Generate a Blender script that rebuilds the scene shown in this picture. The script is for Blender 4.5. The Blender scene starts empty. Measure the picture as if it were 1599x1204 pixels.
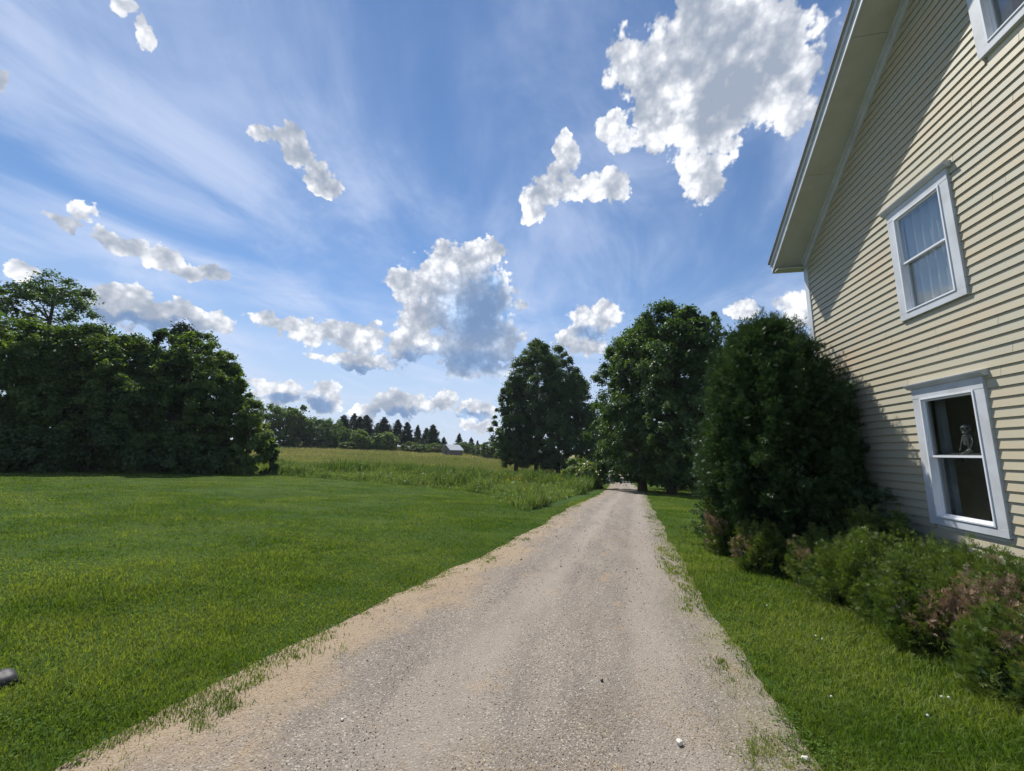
import bpy, math, random
import numpy as np
from mathutils import Vector, Matrix

scn = bpy.context.scene
col = scn.collection
R_ = math.radians

# ------------------------------------------------------------------ camera
EYE = 1.6
F_PX = 620.0
PITCH, ROLL, YAW = R_(9.4), R_(1.2), R_(-11.9)
_cp, _sp, _cy, _sy = math.cos(PITCH), math.sin(PITCH), math.cos(YAW), math.sin(YAW)
_fw = np.array([_sy * _cp, _cy * _cp, _sp]); _rt = np.array([_cy, -_sy, 0.0]); _up = np.cross(_rt, _fw)
CR = math.cos(ROLL) * _rt + math.sin(ROLL) * _up
CU = -math.sin(ROLL) * _rt + math.cos(ROLL) * _up
CF = _fw
cam_d = bpy.data.cameras.new("camera"); cam = bpy.data.objects.new("camera", cam_d); col.objects.link(cam)
cam.matrix_world = Matrix(((CR[0], CU[0], -CF[0], 0), (CR[1], CU[1], -CF[1], 0), (CR[2], CU[2], -CF[2], EYE), (0, 0, 0, 1)))
cam_d.sensor_width = 36.0; cam_d.lens = 36.0 * F_PX / 1599.0
cam_d.clip_start = 0.05; cam_d.clip_end = 8000
scn.camera = cam
scn.view_settings.view_transform = 'Standard'
scn.view_settings.look = 'None'
scn.view_settings.exposure = 0.35
scn.view_settings.gamma = 1.0
scn.cycles.max_bounces = 8
scn.cycles.transparent_max_bounces = 12
scn.cycles.use_adaptive_sampling = True
scn.cycles.adaptive_threshold = 0.02

def ray(px, py):
    v = CF + CR * (px - 799.5) / F_PX + CU * (602 - py) / F_PX
    return v / np.linalg.norm(v)

# ------------------------------------------------------------------ sun
SUN = np.array([-0.345, 0.423, 0.838]); SUN /= np.linalg.norm(SUN)
sd = bpy.data.lights.new("sun", 'SUN'); so = bpy.data.objects.new("sun", sd); col.objects.link(so)
sd.energy = 4.8; sd.angle = R_(0.53); sd.color = (1.0, 0.955, 0.88)
so.rotation_euler = Vector(SUN).to_track_quat('Z', 'Y').to_euler()
so.location = (0, 0, 60)

# ------------------------------------------------------------------ world: sky, cirrus and cumulus
def build_world():
    w = bpy.data.worlds.new("World"); scn.world = w; w.use_nodes = True
    nt = w.node_tree; nt.nodes.clear(); L = nt.links.new
    def N(t, **k):
        n = nt.nodes.new(t)
        for a, b in k.items(): setattr(n, a, b)
        return n
    def put(sock, v):
        if isinstance(v, bpy.types.NodeSocket): L(v, sock)
        else: sock.default_value = v
    def M(op, a, b=None, c=None, clamp=False):
        n = N('ShaderNodeMath', operation=op, use_clamp=clamp); put(n.inputs[0], a)
        if b is not None: put(n.inputs[1], b)
        if c is not None: put(n.inputs[2], c)
        return n.outputs[0]
    def VM(op, a, b=None):
        n = N('ShaderNodeVectorMath', operation=op); put(n.inputs[0], a)
        if b is not None:
            if op == 'SCALE': put(n.inputs[3], b)
            else: put(n.inputs[1], b)
        return n.outputs[1] if op == 'LENGTH' else n.outputs[0]
    def mapr(v, a, b, c, d, smooth=True):
        n = N('ShaderNodeMapRange', interpolation_type='SMOOTHSTEP' if smooth else 'LINEAR'); put(n.inputs[0], v)
        for i, x in enumerate((a, b, c, d)): n.inputs[i + 1].default_value = x
        return n.outputs[0]
    def mix(f, a, b):
        n = N('ShaderNodeMix', data_type='RGBA'); put(n.inputs[0], f); put(n.inputs[6], a); put(n.inputs[7], b)
        return n.outputs[2]
    def noise(vec, scale, detail, rough=0.55, dist=0.0):
        n = N('ShaderNodeTexNoise'); n.noise_dimensions = '3D'; put(n.inputs['Vector'], vec)
        n.inputs['Scale'].default_value = scale; n.inputs['Detail'].default_value = detail
        n.inputs['Roughness'].default_value = rough; n.inputs['Distortion'].default_value = dist
        return n
    tc = N('ShaderNodeTexCoord'); d = tc.outputs['Generated']
    sky = N('ShaderNodeTexSky'); sky.sky_type = 'NISHITA'; sky.sun_disc = False
    sky.sun_elevation = math.asin(SUN[2]); sky.sun_rotation = math.atan2(SUN[0], SUN[1])
    sky.altitude = 300; sky.air_density = 1.0; sky.dust_density = SKY_DUST; sky.ozone_density = 3.0
    skc = VM('MULTIPLY', VM('SCALE', sky.outputs[0], SKY_STRENGTH), (0.95, 1.05, 1.13))
    sep = N('ShaderNodeSeparateXYZ'); L(d, sep.inputs[0])
    x, y, z = sep.outputs
    # cirrus: streaks in a high flat layer (direction projected on a plane overhead)
    zc = M('MAXIMUM', z, 0.03)
    px = M('DIVIDE', x, M('ADD', zc, 0.12)); py = M('DIVIDE', y, M('ADD', zc, 0.12))
    cmb = N('ShaderNodeCombineXYZ'); L(px, cmb.inputs[0]); L(py, cmb.inputs[1])
    mp = N('ShaderNodeMapping'); L(cmb.outputs[0], mp.inputs[0]); mp.inputs['Rotation'].default_value = (0, 0, R_(-8)); mp.inputs['Scale'].default_value = (1.0, 0.45, 1)
    n1 = noise(mp.outputs[0], 1.9, 7, 0.58, 0.9).outputs[0]
    n2 = noise(cmb.outputs[0], 1.15, 8, 0.62, 0.6).outputs[0]
    cir = M('MULTIPLY', mapr(n1, 0.34, 0.72, 0, 1), mapr(n2, 0.33, 0.62, 0.12, 1.1))
    low = mapr(z, 0.0, 0.42, 0.88, 0.0)
    cir = M('MULTIPLY', M('MULTIPLY', cir, 0.74), mapr(z, 0.95, 0.5, 0.35, 1.0), clamp=True)
    c0 = mix(low, skc, HORIZON_COL)
    c1 = mix(cir, c0, CIRRUS_COL)
    # cumulus: clusters of lobes at fixed directions, broken up by noise
    u = M('ARCTAN2', x, y); v = M('ARCSINE', z)
    nw = noise(d, 9.0, 3, 0.5)
    uv = N('ShaderNodeCombineXYZ'); L(u, uv.inputs[0]); L(v, uv.inputs[1])
    wv = VM('SCALE', VM('SUBTRACT', nw.outputs['Color'], (0.5, 0.5, 0.5)), 0.055)
    nw2 = noise(d, 34.0, 4, 0.6); wv2 = VM('SCALE', VM('SUBTRACT', nw2.outputs['Color'], (0.5, 0.5, 0.5)), 0.045)
    p = VM('ADD', VM('ADD', uv.outputs[0], wv), wv2)
    def azel(q):
        r = ray(*q); return np.array([math.atan2(r[0], r[1]), math.asin(r[2])])
    def field(ells):
        # chain of smooth minima; nodes are made from the end of the chain to its start (keeps the shader's stack small)
        prev = None; first = None
        for i, (cx, cy, rx, ry, rot) in enumerate(ells):
            c = azel((cx, cy)); e = 2.0
            J = np.array([(azel((cx + e, cy)) - c) / e, (azel((cx, cy + e)) - c) / e]).T
            a = R_(rot); A = J @ np.array([[math.cos(a) * rx, -math.sin(a) * ry], [math.sin(a) * rx, math.cos(a) * ry]])
            Um, S, _ = np.linalg.svd(A)
            if np.linalg.det(Um) < 0: Um[:, 1] *= -1
            if i < len(ells) - 1:
                mn = N('ShaderNodeMath', operation='SMOOTH_MIN'); mn.inputs[2].default_value = 0.25
            ln = N('ShaderNodeVectorMath', operation='LENGTH')
            m = N('ShaderNodeMapping', vector_type='TEXTURE'); L(p, m.inputs[0]); L(m.outputs[0], ln.inputs[0])
            m.inputs['Location'].default_value = (c[0], c[1], 0)
            m.inputs['Rotation'].default_value = (0, 0, math.atan2(Um[1, 0], Um[0, 0]))
            m.inputs['Scale'].default_value = (S[0], S[1], 1)
            if i < len(ells) - 1:
                L(ln.outputs[1], mn.inputs[0])
                if prev is not None: L(mn.outputs[0], prev.inputs[1])
                else: first = mn
                prev = mn
            else: L(ln.outputs[1], prev.inputs[1])
        return M('SUBTRACT', 1.0, first.outputs[0])
    Fc = field(CUMULUS)
    Fs = field(CLOUD_CORES)
    nA = noise(d, 19.0, 9, 0.60)
    nC = noise(d, 13.0, 5, 0.5); nB = noise(VM('ADD', d, tuple(SUN * 0.03)), 13.0, 5, 0.5)
    vo = N('ShaderNodeTexVoronoi'); vo.feature = 'F1'; L(VM('ADD', d, VM('SCALE', nw.outputs['Color'], 0.02)), vo.inputs['Vector'])
    vo.inputs['Scale'].default_value = 34.0; vo.inputs['Detail'].default_value = 2.0; vo.inputs['Roughness'].default_value = 0.6

    puff = M('SUBTRACT', 0.55, vo.outputs['Distance'])
    disp = M('ADD', M('MULTIPLY', M('SUBTRACT', nA.outputs[0], 0.5), 2.1), M('MULTIPLY', puff, 0.55))
    D = M('ADD', M('ADD', M('MULTIPLY', Fc, 1.8), disp), 0.05)
    alpha = mapr(D, 0.0, 0.34, 0, 1)
    thick = mapr(D, 0.15, 1.3, 0, 1)
    core = mapr(M('ADD', Fs, M('MULTIPLY', disp, 0.16)), -0.15, 0.75, 0, 1)
    relief = M('MULTIPLY', M('SUBTRACT', nC.outputs[0], nB.outputs[0]), 2.3)
    relief = M('ADD', relief, M('ADD', M('MULTIPLY', M('SUBTRACT', puff, 0.15), 0.55), M('MULTIPLY', M('SUBTRACT', nA.outputs[0], 0.5), 0.5)))
    lum = M('ADD', M('SUBTRACT', M('SUBTRACT', 1.02, M('MULTIPLY', thick, 0.11)), M('MULTIPLY', core, 0.40)), relief)
    lum = M('MAXIMUM', lum, 0.1)
    farc = mapr(z, 0.02, 0.25, 0.88, 1.0)
    lum = M('MULTIPLY', lum, farc)
    cr = N('ShaderNodeValToRGB'); L(lum, cr.inputs[0]); el = cr.color_ramp.elements
    el[0].position = 0.0; el[0].color = (0.26, 0.31, 0.40, 1)
    el[1].position = 1.0; el[1].color = (0.90, 0.91, 0.93, 1)
    for ps, cc in ((0.35, (0.37, 0.41, 0.48, 1)), (0.6, (0.51, 0.54, 0.60, 1)), (0.8, (0.70, 0.72, 0.76, 1))):
        e = el.new(ps); e.color = cc
    blue = VM('MULTIPLY', cr.outputs[0], (0.50, 0.70, 0.98))
    ccol = mix(M('MULTIPLY', M('MULTIPLY', core, mapr(z, 0.62, 0.40, 0, 1)), 0.95), cr.outputs[0], blue)
    c2 = mix(M('MULTIPLY', alpha, 0.97), c1, ccol)
    # below the horizon the world is plain ground haze
    fin = mix(mapr(z, -0.02, 0.0, 0, 1), (0.12, 0.13, 0.10, 1), c2)
    bg = N('ShaderNodeBackground'); L(fin, bg.inputs[0]); bg.inputs[1].default_value = 1.0
    out = N('ShaderNodeOutputWorld'); L(bg.outputs[0], out.inputs[0])
    w.cycles.sampling_method = 'MANUAL'; w.cycles.sample_map_resolution = 512

SKY_STRENGTH = 0.088
SKY_DUST = 0.0
HORIZON_COL = (0.46, 0.53, 0.66, 1)
CIRRUS_COL = (0.52, 0.60, 0.78, 1)
CUMULUS = [
    (1145, 45, 155, 115, 0), (1185, 115, 112, 105, 0), (1058, 120, 92, 98, 0), (1095, 195, 84, 68, 0), (1096, 262, 52, 60, 0),
    (1240, 172, 48, 32, -35), (985, 100, 50, 60, 10), (965, 205, 34, 34, 0), (1022, 190, 46, 55, 0), 
    (884, 235, 26, 38, 0), (850, 302, 55, 30, -20), (829, 330, 24, 30, 0), (905, 296, 46, 28, 0), (955, 288, 30, 32, 0), (872, 270, 26, 24, 0),
    (408, 206, 30, 17, 0), (452, 206, 36, 22, 0), (468, 236, 30, 32, 20), (492, 268, 28, 26, 0), (512, 292, 36, 16, 5),
    (128, 332, 34, 20, 10), (100, 350, 44, 14, 10), (190, 382, 62, 20, 22), (245, 402, 48, 24, 20), (295, 430, 40, 16, 10), (336, 430, 30, 18, 10),
    (200, 12, 30, 20, 25), (226, 46, 20, 36, -15), (4, 132, 16, 22, 0), (24, 422, 36, 20, 15),
    (190, 465, 68, 24, 0), (215, 492, 95, 26, 5), (318, 498, 58, 26, 14),
    (440, 505, 56, 18, 5), (490, 515, 60, 26, 0), (560, 525, 64, 30, 0), (562, 562, 95, 17, 3), (640, 535, 52, 32, 0),
    (725, 415, 72, 48, 0), (705, 470, 90, 70, 0), (745, 525, 82, 70, 0), (632, 440, 42, 28, 0), (655, 490, 50, 40, 0), (772, 460, 40, 66, 0),
    (742, 575, 66, 26, 0), (812, 478, 18, 12, 0), (764, 388, 30, 26, 0),
    (932, 497, 50, 28, 0), (905, 535, 46, 30, 0), (1160, 480, 32, 24, 0), (1238, 488, 48, 36, 0),
    (435, 614, 56, 26, 0), (508, 622, 34, 32, 0), (622, 630, 56, 28, 0), (570, 644, 30, 15, 0), (688, 630, 30, 22, 0), (738, 644, 52, 18, 0),
    (742, 668, 34, 13, 0), (398, 598, 34, 12, 0),
]
CLOUD_CORES = [
    (1150, 130, 105, 90, 0), (1120, 40, 70, 45, 0), (1095, 195, 40, 40, 0), (745, 492, 88, 80, 0), (742, 565, 84, 40, 0), (765, 440, 30, 40, 0), (560, 576, 90, 12, 3), (650, 562, 50, 22, 0),
    (925, 520, 40, 16, 0), (230, 505, 110, 14, 5), (505, 634, 28, 16, 0), (625, 645, 50, 12, 0), (445, 624, 45, 10, 0), (735, 652, 42, 8, 0),
]
build_world()

# ------------------------------------------------------------------ terrain
def gz(x, y):
    x = np.asarray(x, float); y = np.asarray(y, float)
    s = np.maximum(y - 6, 0); D = 2.3 * (1 - np.exp(-(s / 32) ** 1.4))
    nx = np.where(x > 60, 0, np.log1p(np.exp(np.clip(-x / 3, -30, 30))) * 3)
    nx = np.where(-x / 3 > 29, -x, nx)
    L = 6 * np.tanh(.00088 * nx * np.maximum(y, 0) / 6)
    far = np.maximum(np.hypot(x, y) - 125, 0)
    return -D + L - 0.02 * np.minimum(far, 300)
def gz1(x, y): return float(gz(x, y))
def hit(px, py):
    v = ray(px, py); v = v / math.hypot(v[0], v[1])
    t = np.arange(1.5, 400, .03); z = EYE + v[2] * t - gz(v[0] * t, v[1] * t)
    i = int(np.argmax(z < 0)); return np.array([v[0] * t[i], v[1] * t[i], gz1(v[0] * t[i], v[1] * t[i])])
def spot(px, r):                        # the ground r metres out along the bearing of column px
    v = ray(px, 712); v = v / math.hypot(v[0], v[1]); return v[0] * r, v[1] * r
def topz(px, py, r):
    v = ray(px, py); v = v / math.hypot(v[0], v[1]); return EYE + v[2] * r

LE = np.array([(-40, -2.6), (-3, -2.6), (1.3, -2.5), (2.3, -2.42), (3.6, -2.22), (6, -1.62), (9, -1.18), (15.4, -.72), (24.5, .3), (41.4, 1.46), (71, 2.0), (90, 1.6), (120, -2), (160, -10)])
RE = np.array([(-40, .95), (-3, .95), (2.6, .99), (4.5, 1.03), (7.6, 1.2), (17.4, 2.06), (27.2, 3.04), (44, 3.9), (71, 4.3), (90, 4.2), (120, .8), (160, -7)])
def road_l(y): return np.interp(y, LE[:, 0], LE[:, 1])
def road_r(y): return np.interp(y, RE[:, 0], RE[:, 1])
MEAD = [hit(*p)[:2] for p in ((-200, 742), (0, 734), (200, 739), (400, 740), (506, 747.6), (601, 755), (699, 763), (757, 772), (790, 785), (815, 797), (832, 800), (878, 789), (915, 775), (935, 768))]
MEAD = np.array(MEAD)
def in_poly(x, y, P):
    c = np.zeros(x.shape, bool); n = len(P)
    for i in range(n):
        x1, y1 = P[i]; x2, y2 = P[(i + 1) % n]
        k = ((y1 > y) != (y2 > y)); xi = (x2 - x1) * (y - y1) / (y2 - y1 + 1e-12) + x1
        c ^= k & (x < xi)
    return c
MPOLY = np.vstack([MEAD, [(.35, 34), (1.0, 41), (1.5, 71), (1.0, 90), (-2, 120), (-300, 300), (-300, 5)]])

# ------------------------------------------------------------------ helpers
def tag(o, label=None, cat=None, group=None, kind=None):
    if label: o['label'] = label
    if cat: o['category'] = cat
    if group: o['group'] = group
    if kind: o['kind'] = kind
    return o
def empty(name, loc, label=None, cat=None, group=None, rz=0):
    o = bpy.data.objects.new(name, None); o.empty_display_size = .2; o.location = loc; o.rotation_euler = (0, 0, rz); col.objects.link(o)
    return tag(o, label, cat, group)
def meshobj(name, V, F, mat, parent=None, rnd=None, attrs=None, smooth=False):
    """V (n,3); F (m,k) array of equal-size faces"""
    me = bpy.data.meshes.new(name); V = np.asarray(V, np.float32); F = np.asarray(F, np.int32)
    m, k = F.shape
    me.vertices.add(len(V)); me.vertices.foreach_set('co', V.ravel())
    me.loops.add(m * k); me.loops.foreach_set('vertex_index', F.ravel())
    me.polygons.add(m); me.polygons.foreach_set('loop_start', np.arange(0, m * k, k, dtype=np.int32))
    me.polygons.foreach_set('loop_total', np.full(m, k, np.int32))
    if rnd is not None:
        a = me.attributes.new('rnd', 'FLOAT', 'FACE'); a.data.foreach_set('value', np.asarray(rnd, np.float32))
    for nm, (dom, val) in (attrs or {}).items():
        a = me.attributes.new(nm, 'FLOAT', dom); a.data.foreach_set('value', np.asarray(val, np.float32))
    me.update(calc_edges=True)
    if smooth: me.polygons.foreach_set('use_smooth', np.ones(m, bool))
    me.materials.append(mat)
    o = bpy.data.objects.new(name, me); col.objects.link(o)
    if parent: o.parent = parent
    return o
class MB:
    def __init__(s): s.v = []; s.f = []
    def add(s, V, F):
        b = len(s.v); s.v += [tuple(map(float, q)) for q in V]; s.f += [tuple(b + i for i in f) for f in F]; return s
    def box(s, x0, x1, y0, y1, z0, z1):
        V = [(x, y, z) for x in (x0, x1) for y in (y0, y1) for z in (z0, z1)]
        return s.add(V, [(0, 1, 3, 2), (4, 6, 7, 5), (0, 4, 5, 1), (2, 3, 7, 6), (0, 2, 6, 4), (1, 5, 7, 3)])
    def prism(s, poly, x0, x1):            # poly in (y,z), extruded along x
        n = len(poly); V = [(x0, a, b) for a, b in poly] + [(x1, a, b) for a, b in poly]
        return s.add(V, [tuple(range(n))[::-1], tuple(range(n, 2 * n))] + [(i, (i + 1) % n, n + (i + 1) % n, n + i) for i in range(n)])
    def prism_y(s, poly, y0, y1):          # poly in (x,z), extruded along y
        n = len(poly); V = [(a, y0, b) for a, b in poly] + [(a, y1, b) for a, b in poly]
        return s.add(V, [tuple(range(n)), tuple(range(n, 2 * n))[::-1]] + [(i, n + i, n + (i + 1) % n, (i + 1) % n) for i in range(n)])
    def tube(s, pts, rad, k=7):
        P = [np.array(p, float) for p in pts]; n = len(P); b = len(s.v)
        for i, p in enumerate(P):
            d = P[min(i + 1, n - 1)] - P[max(i - 1, 0)]; d /= np.linalg.norm(d) + 1e-9
            a = np.cross(d, (0, 0, 1) if abs(d[2]) < .9 else (1, 0, 0)); a /= np.linalg.norm(a); c = np.cross(d, a)
            for j in range(k):
                t = 2 * math.pi * j / k; s.v.append(tuple(p + rad[i] * (a * math.cos(t) + c * math.sin(t))))
        for i in range(n - 1):
            for j in range(k):
                s.f.append((b + i * k + j, b + i * k + (j + 1) % k, b + (i + 1) * k + (j + 1) % k, b + (i + 1) * k + j))
        s.f.append(tuple(b + j for j in range(k))[::-1]); s.f.append(tuple(b + (n - 1) * k + j for j in range(k)))
        return s
    def ball(s, c, r, nu=10, nv=7):
        r = np.array(r, float) * np.ones(3); b = len(s.v)
        for i in range(nv + 1):
            ph = math.pi * i / nv
            for j in range(nu):
                t = 2 * math.pi * j / nu
                s.v.append((c[0] + r[0] * math.sin(ph) * math.cos(t), c[1] + r[1] * math.sin(ph) * math.sin(t), c[2] + r[2] * math.cos(ph)))
        for i in range(nv):
            for j in range(nu):
                s.f.append((b + i * nu + j, b + (i + 1) * nu + j, b + (i + 1) * nu + (j + 1) % nu, b + i * nu + (j + 1) % nu))
        return s
    def build(s, name, mat, parent=None, smooth=False, bevel=0):
        me = bpy.data.meshes.new(name); me.from_pydata(s.v, [], s.f); me.update()
        if smooth: me.polygons.foreach_set('use_smooth', np.ones(len(me.polygons), bool))
        me.materials.append(mat); o = bpy.data.objects.new(name, me); col.objects.link(o)
        if parent: o.parent = parent
        if bevel:
            m = o.modifiers.new('bevel', 'BEVEL'); m.width = bevel; m.segments = 2; m.limit_method = 'ANGLE'
        return o

# ------------------------------------------------------------------ materials
def newmat(name):
    m = bpy.data.materials.new(name); m.use_nodes = True; nt = m.node_tree; nt.nodes.clear()
    return m, nt
class G:
    def __init__(s, name):
        s.m, s.nt = newmat(name); s.out = s.nt.nodes.new('ShaderNodeOutputMaterial')
    def n(s, t, ins=None, **k):
        q = s.nt.nodes.new(t)
        for a, b in k.items(): setattr(q, a, b)
        for a, b in (ins or {}).items():
            if isinstance(b, bpy.types.NodeSocket): s.nt.links.new(b, q.inputs[a])
            else: q.inputs[a].default_value = b
        return q
    def coord(s): return s.n('ShaderNodeTexCoord').outputs['Object']
    def pos(s): return s.n('ShaderNodeNewGeometry').outputs['Position']
    def noise(s, v, scale, detail=4, rough=.55, dist=0): return s.n('ShaderNodeTexNoise', {'Vector': v, 'Scale': scale, 'Detail': detail, 'Roughness': rough, 'Distortion': dist}).outputs[0]
    def rng(s, v, a, b, c=0., d=1.): return s.n('ShaderNodeMapRange', {0: v, 1: a, 2: b, 3: c, 4: d}, interpolation_type='SMOOTHSTEP').outputs[0]
    def mix(s, f, a, b, mode='MIX'):
        fx = lambda c: c if isinstance(c, bpy.types.NodeSocket) else (*c[:3], 1)
        return s.n('ShaderNodeMix', {0: f, 6: fx(a), 7: fx(b)}, data_type='RGBA', blend_type=mode).outputs[2]
    def math(s, op, a, b=0., c=None):
        q = s.n('ShaderNodeMath', {0: a, 1: b}, operation=op)
        if c is not None: q.inputs[2].default_value = c
        return q.outputs[0]
    def attr(s, nm): return s.n('ShaderNodeAttribute', attribute_name=nm).outputs['Fac']
    def map(s, v, sc, rot=(0, 0, 0)): return s.n('ShaderNodeMapping', {0: v, 'Scale': sc, 'Rotation': rot}).outputs[0]
    def bump(s, h, st, dist=.02): return s.n('ShaderNodeBump', {'Height': h, 'Strength': st, 'Distance': dist}).outputs[0]
    def bsdf(s, c, rough=.6, spec=.3, normal=None, **k):
        d = {'Base Color': c if isinstance(c, bpy.types.NodeSocket) else (*c[:3], 1), 'Roughness': rough, 'Specular IOR Level': spec}
        if normal is not None: d['Normal'] = normal
        d.update(k); q = s.n('ShaderNodeBsdfPrincipled', d); return q.outputs[0]
    def end(s, sh): s.nt.links.new(sh, s.out.inputs[0]); return s.m

def leafmat(name, ca, cb, trans=.35, gloss=.05, tint=None, nscale=.6, rough=.4, cc=None):
    g = G(name); r = g.attr('rnd'); p = g.pos()
    c = g.mix(r, ca, cb)
    nz = g.rng(g.noise(p, nscale, 3), .3, .7)
    c = g.mix(nz, c, g.mix(.35, c, cc if cc else cb))
    df = g.n('ShaderNodeBsdfDiffuse', {0: c}).outputs[0]
    tcol = g.mix(1.0, c, tint or (1.5, 1.5, .55), 'MULTIPLY')
    tr = g.n('ShaderNodeBsdfTranslucent', {0: tcol}).outputs[0]
    a = g.n('ShaderNodeMixShader', {0: trans, 1: df, 2: tr}).outputs[0]
    if gloss > 0:
        gl = g.n('ShaderNodeBsdfGlossy', {0: (.8, .85, .85, 1), 1: rough}).outputs[0]
        a = g.n('ShaderNodeMixShader', {0: gloss, 1: a, 2: gl}).outputs[0]
    return g.end(a)

def paint(name, c, rough=.45, var=.06, dirt=(.35, .33, .27), dfac=.25, spec=.4, bscale=30):
    g = G(name); p = g.coord()
    n1 = g.noise(p, 3.5, 5); c1 = g.mix(g.rng(n1, .35, .75, 0, dfac), c, dirt)
    n2 = g.noise(p, bscale, 4)
    return g.end(g.bsdf(c1, rough, spec, g.bump(n2, .08, .01)))

def siding_mat():
    g = G('cream_siding_paint'); p = g.coord()
    n1 = g.noise(g.map(p, (1, .25, 6)), 1.1, 4, .6)
    c = g.mix(g.rng(n1, .35, .68), (.455, .405, .290), (.41, .395, .31))
    n2 = g.noise(g.map(p, (1, .6, 1.2)), 1.7, 5, .6)
    c = g.mix(g.rng(n2, .50, .80, 0, .42), c, (.54, .37, .23))
    n3 = g.noise(g.map(p, (1, 3, 22)), 4, 4)
    c = g.mix(g.rng(n3, .55, .85, 0, .25), c, (.36, .36, .30))
    bd = g.noise(g.map(p, (0, .12, 9.72)), 6, 1)
    c = g.mix(g.rng(bd, .35, .65, 0, .18), c, (.42, .38, .27))
    gr = g.noise(g.map(p, (1, 1.5, 60)), 8, 4)
    return g.end(g.bsdf(c, .55, .3, g.bump(gr, .12, .006)))

def ground_mat():
    g = G('lawn_and_field_soil'); p = g.pos(); sp = g.n('ShaderNodeSeparateXYZ', {0: p})
    n1 = g.noise(p, .35, 6, .6); n2 = g.noise(p, 3.0, 6, .65); n3 = g.noise(p, 40, 4, .7)
    near = g.mix(g.rng(n1, .3, .7), (.026, .062, .008), (.050, .095, .014))
    near = g.mix(g.rng(n3, .3, .7, 0, .6), near, (.02, .035, .008))
    fld = g.mix(g.rng(n2, .3, .7), (.115, .135, .036), (.22, .195, .075))
    fld = g.mix(g.rng(g.noise(p, .06, 4), .42, .6), fld, (.26, .215, .10))
    dist = g.n('ShaderNodeVectorMath', {0: p}, operation='LENGTH').outputs[1]
    f = g.rng(g.math('ADD', dist, g.math('MULTIPLY', g.math('SUBTRACT', n1, .5), 30.)), 36, 62)
    f = g.math('MULTIPLY', f, g.rng(sp.outputs[0], 0, -12))
    return g.end(g.bsdf(g.mix(f, near, fld), .9, .1, g.bump(n3, .5, .05)))

def road_mat():
    g = G('gravel_drive'); p = g.pos(); ac = g.attr('across')
    vo = g.n('ShaderNodeTexVoronoi', {'Vector': p, 'Scale': 75.}); vc = vo.outputs['Color']
    v2 = g.n('ShaderNodeTexVoronoi', {'Vector': p, 'Scale': 120.})
    sc = g.n('ShaderNodeSeparateColor', {0: vc}).outputs[0]; sc2 = g.n('ShaderNodeSeparateColor', {0: v2.outputs['Color']}).outputs[0]
    big = g.noise(p, .8, 5, .6); mid = g.noise(g.map(p, (1.6, .35, 1)), 2.2, 6, .65); fine = g.noise(p, 160, 3, .7)
    base = g.mix(g.rng(mid, .35, .68), (.195, .168, .141), (.272, .232, .188))
    base = g.mix(g.rng(sc, .0, 1., 0, .32), base, (.165, .150, .136))
    base = g.mix(g.rng(sc2, .86, .98, 0, .75), base, (.46, .42, .36))
    base = g.mix(g.rng(sc2, .14, .02, 0, .7), base, (.075, .068, .06))
    tan = g.rng(g.noise(g.map(p, (1.5, .9, 1), (0, 0, .5)), 1.9, 5, .65), .58, .70, 0, .55)
    base = g.mix(tan, base, (.33, .235, .145))
    # dry clippings along the left edge, thin weeds along the right edge
    e = g.math('ADD', ac, g.math('MULTIPLY', g.math('SUBTRACT', g.noise(p, 1.1, 6, .7), .5), .75))
    sy = g.n('ShaderNodeSeparateXYZ', {0: p}).outputs[1]
    base = g.mix(g.math('MULTIPLY', g.rng(e, .27, .07, 0, .72), g.rng(sy, 16, 5, .35, 1)), base, (.34, .255, .165))
    w = g.math('ADD', ac, g.math('MULTIPLY', g.math('SUBTRACT', g.noise(p, 3.1, 6, .7), .5), .5))
    base = g.mix(g.rng(w, .82, 1.08, 0, .55), base, (.20, .185, .10))
    # ruts: finer, paler dust where the wheels run
    r1 = g.rng(g.math('ABSOLUTE', g.math('SUBTRACT', ac, .42)), .11, .02, 0, .6); r2 = g.rng(g.math('ABSOLUTE', g.math('SUBTRACT', ac, .80)), .10, .02, 0, .5)
    rm = g.math('MULTIPLY', g.math('MAXIMUM', r1, r2), g.rng(big, .3, .6, .3, 1.))
    base = g.mix(rm, base, (.315, .272, .228))
    h = g.math('ADD', g.math('MULTIPLY', vo.outputs['Distance'], -.7), g.math('MULTIPLY', fine, .5))
    return g.end(g.bsdf(base, .88, .15, g.bump(h, .55, .02)))

M_ = {}
M_['siding'] = siding_mat()
M_['trim'] = paint('white_trim_paint', (.57, .60, .64), .5, dirt=(.38, .39, .38), dfac=.55, bscale=14)
M_['soffit'] = paint('soffit_paint', (.50, .51, .45), .6, dirt=(.38, .39, .32), dfac=.5)
M_['storm'] = paint('storm_frame', (.74, .76, .80), .3, dirt=(.6, .6, .6), dfac=.15, spec=.5)
M_['room'] = paint('room_wall', (.72, .70, .64), .8)
M_['dark'] = paint('dark_room', (.05, .05, .05), .8)
M_['roofing'] = paint('roof_shingles', (.11, .105, .10), .85)
M_['metal'] = paint('drip_edge', (.42, .40, .38), .35)
M_['ground'] = ground_mat(); M_['road'] = road_mat()
g = G('bark'); p = g.coord(); n = g.noise(g.map(p, (6, 6, 1.2)), 3, 6, .65)
M_['bark'] = g.end(g.bsdf(g.mix(g.rng(n, .3, .7), (.045, .036, .028), (.14, .115, .09)), .9, .1, g.bump(n, .6, .05)))
g = G('window_glass'); bk = g.n('ShaderNodeNewGeometry').outputs['Backfacing']
fr = g.n('ShaderNodeFresnel', {0: g.math('SUBTRACT', 1.5, g.math('MULTIPLY', bk, 1.5 - 1 / 1.5))}).outputs[0]
fr = g.math('MINIMUM', g.math('MULTIPLY', fr, 1.7), .95)
wob = g.bump(g.noise(g.coord(), 2.2, 2), .02, .02)
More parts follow.
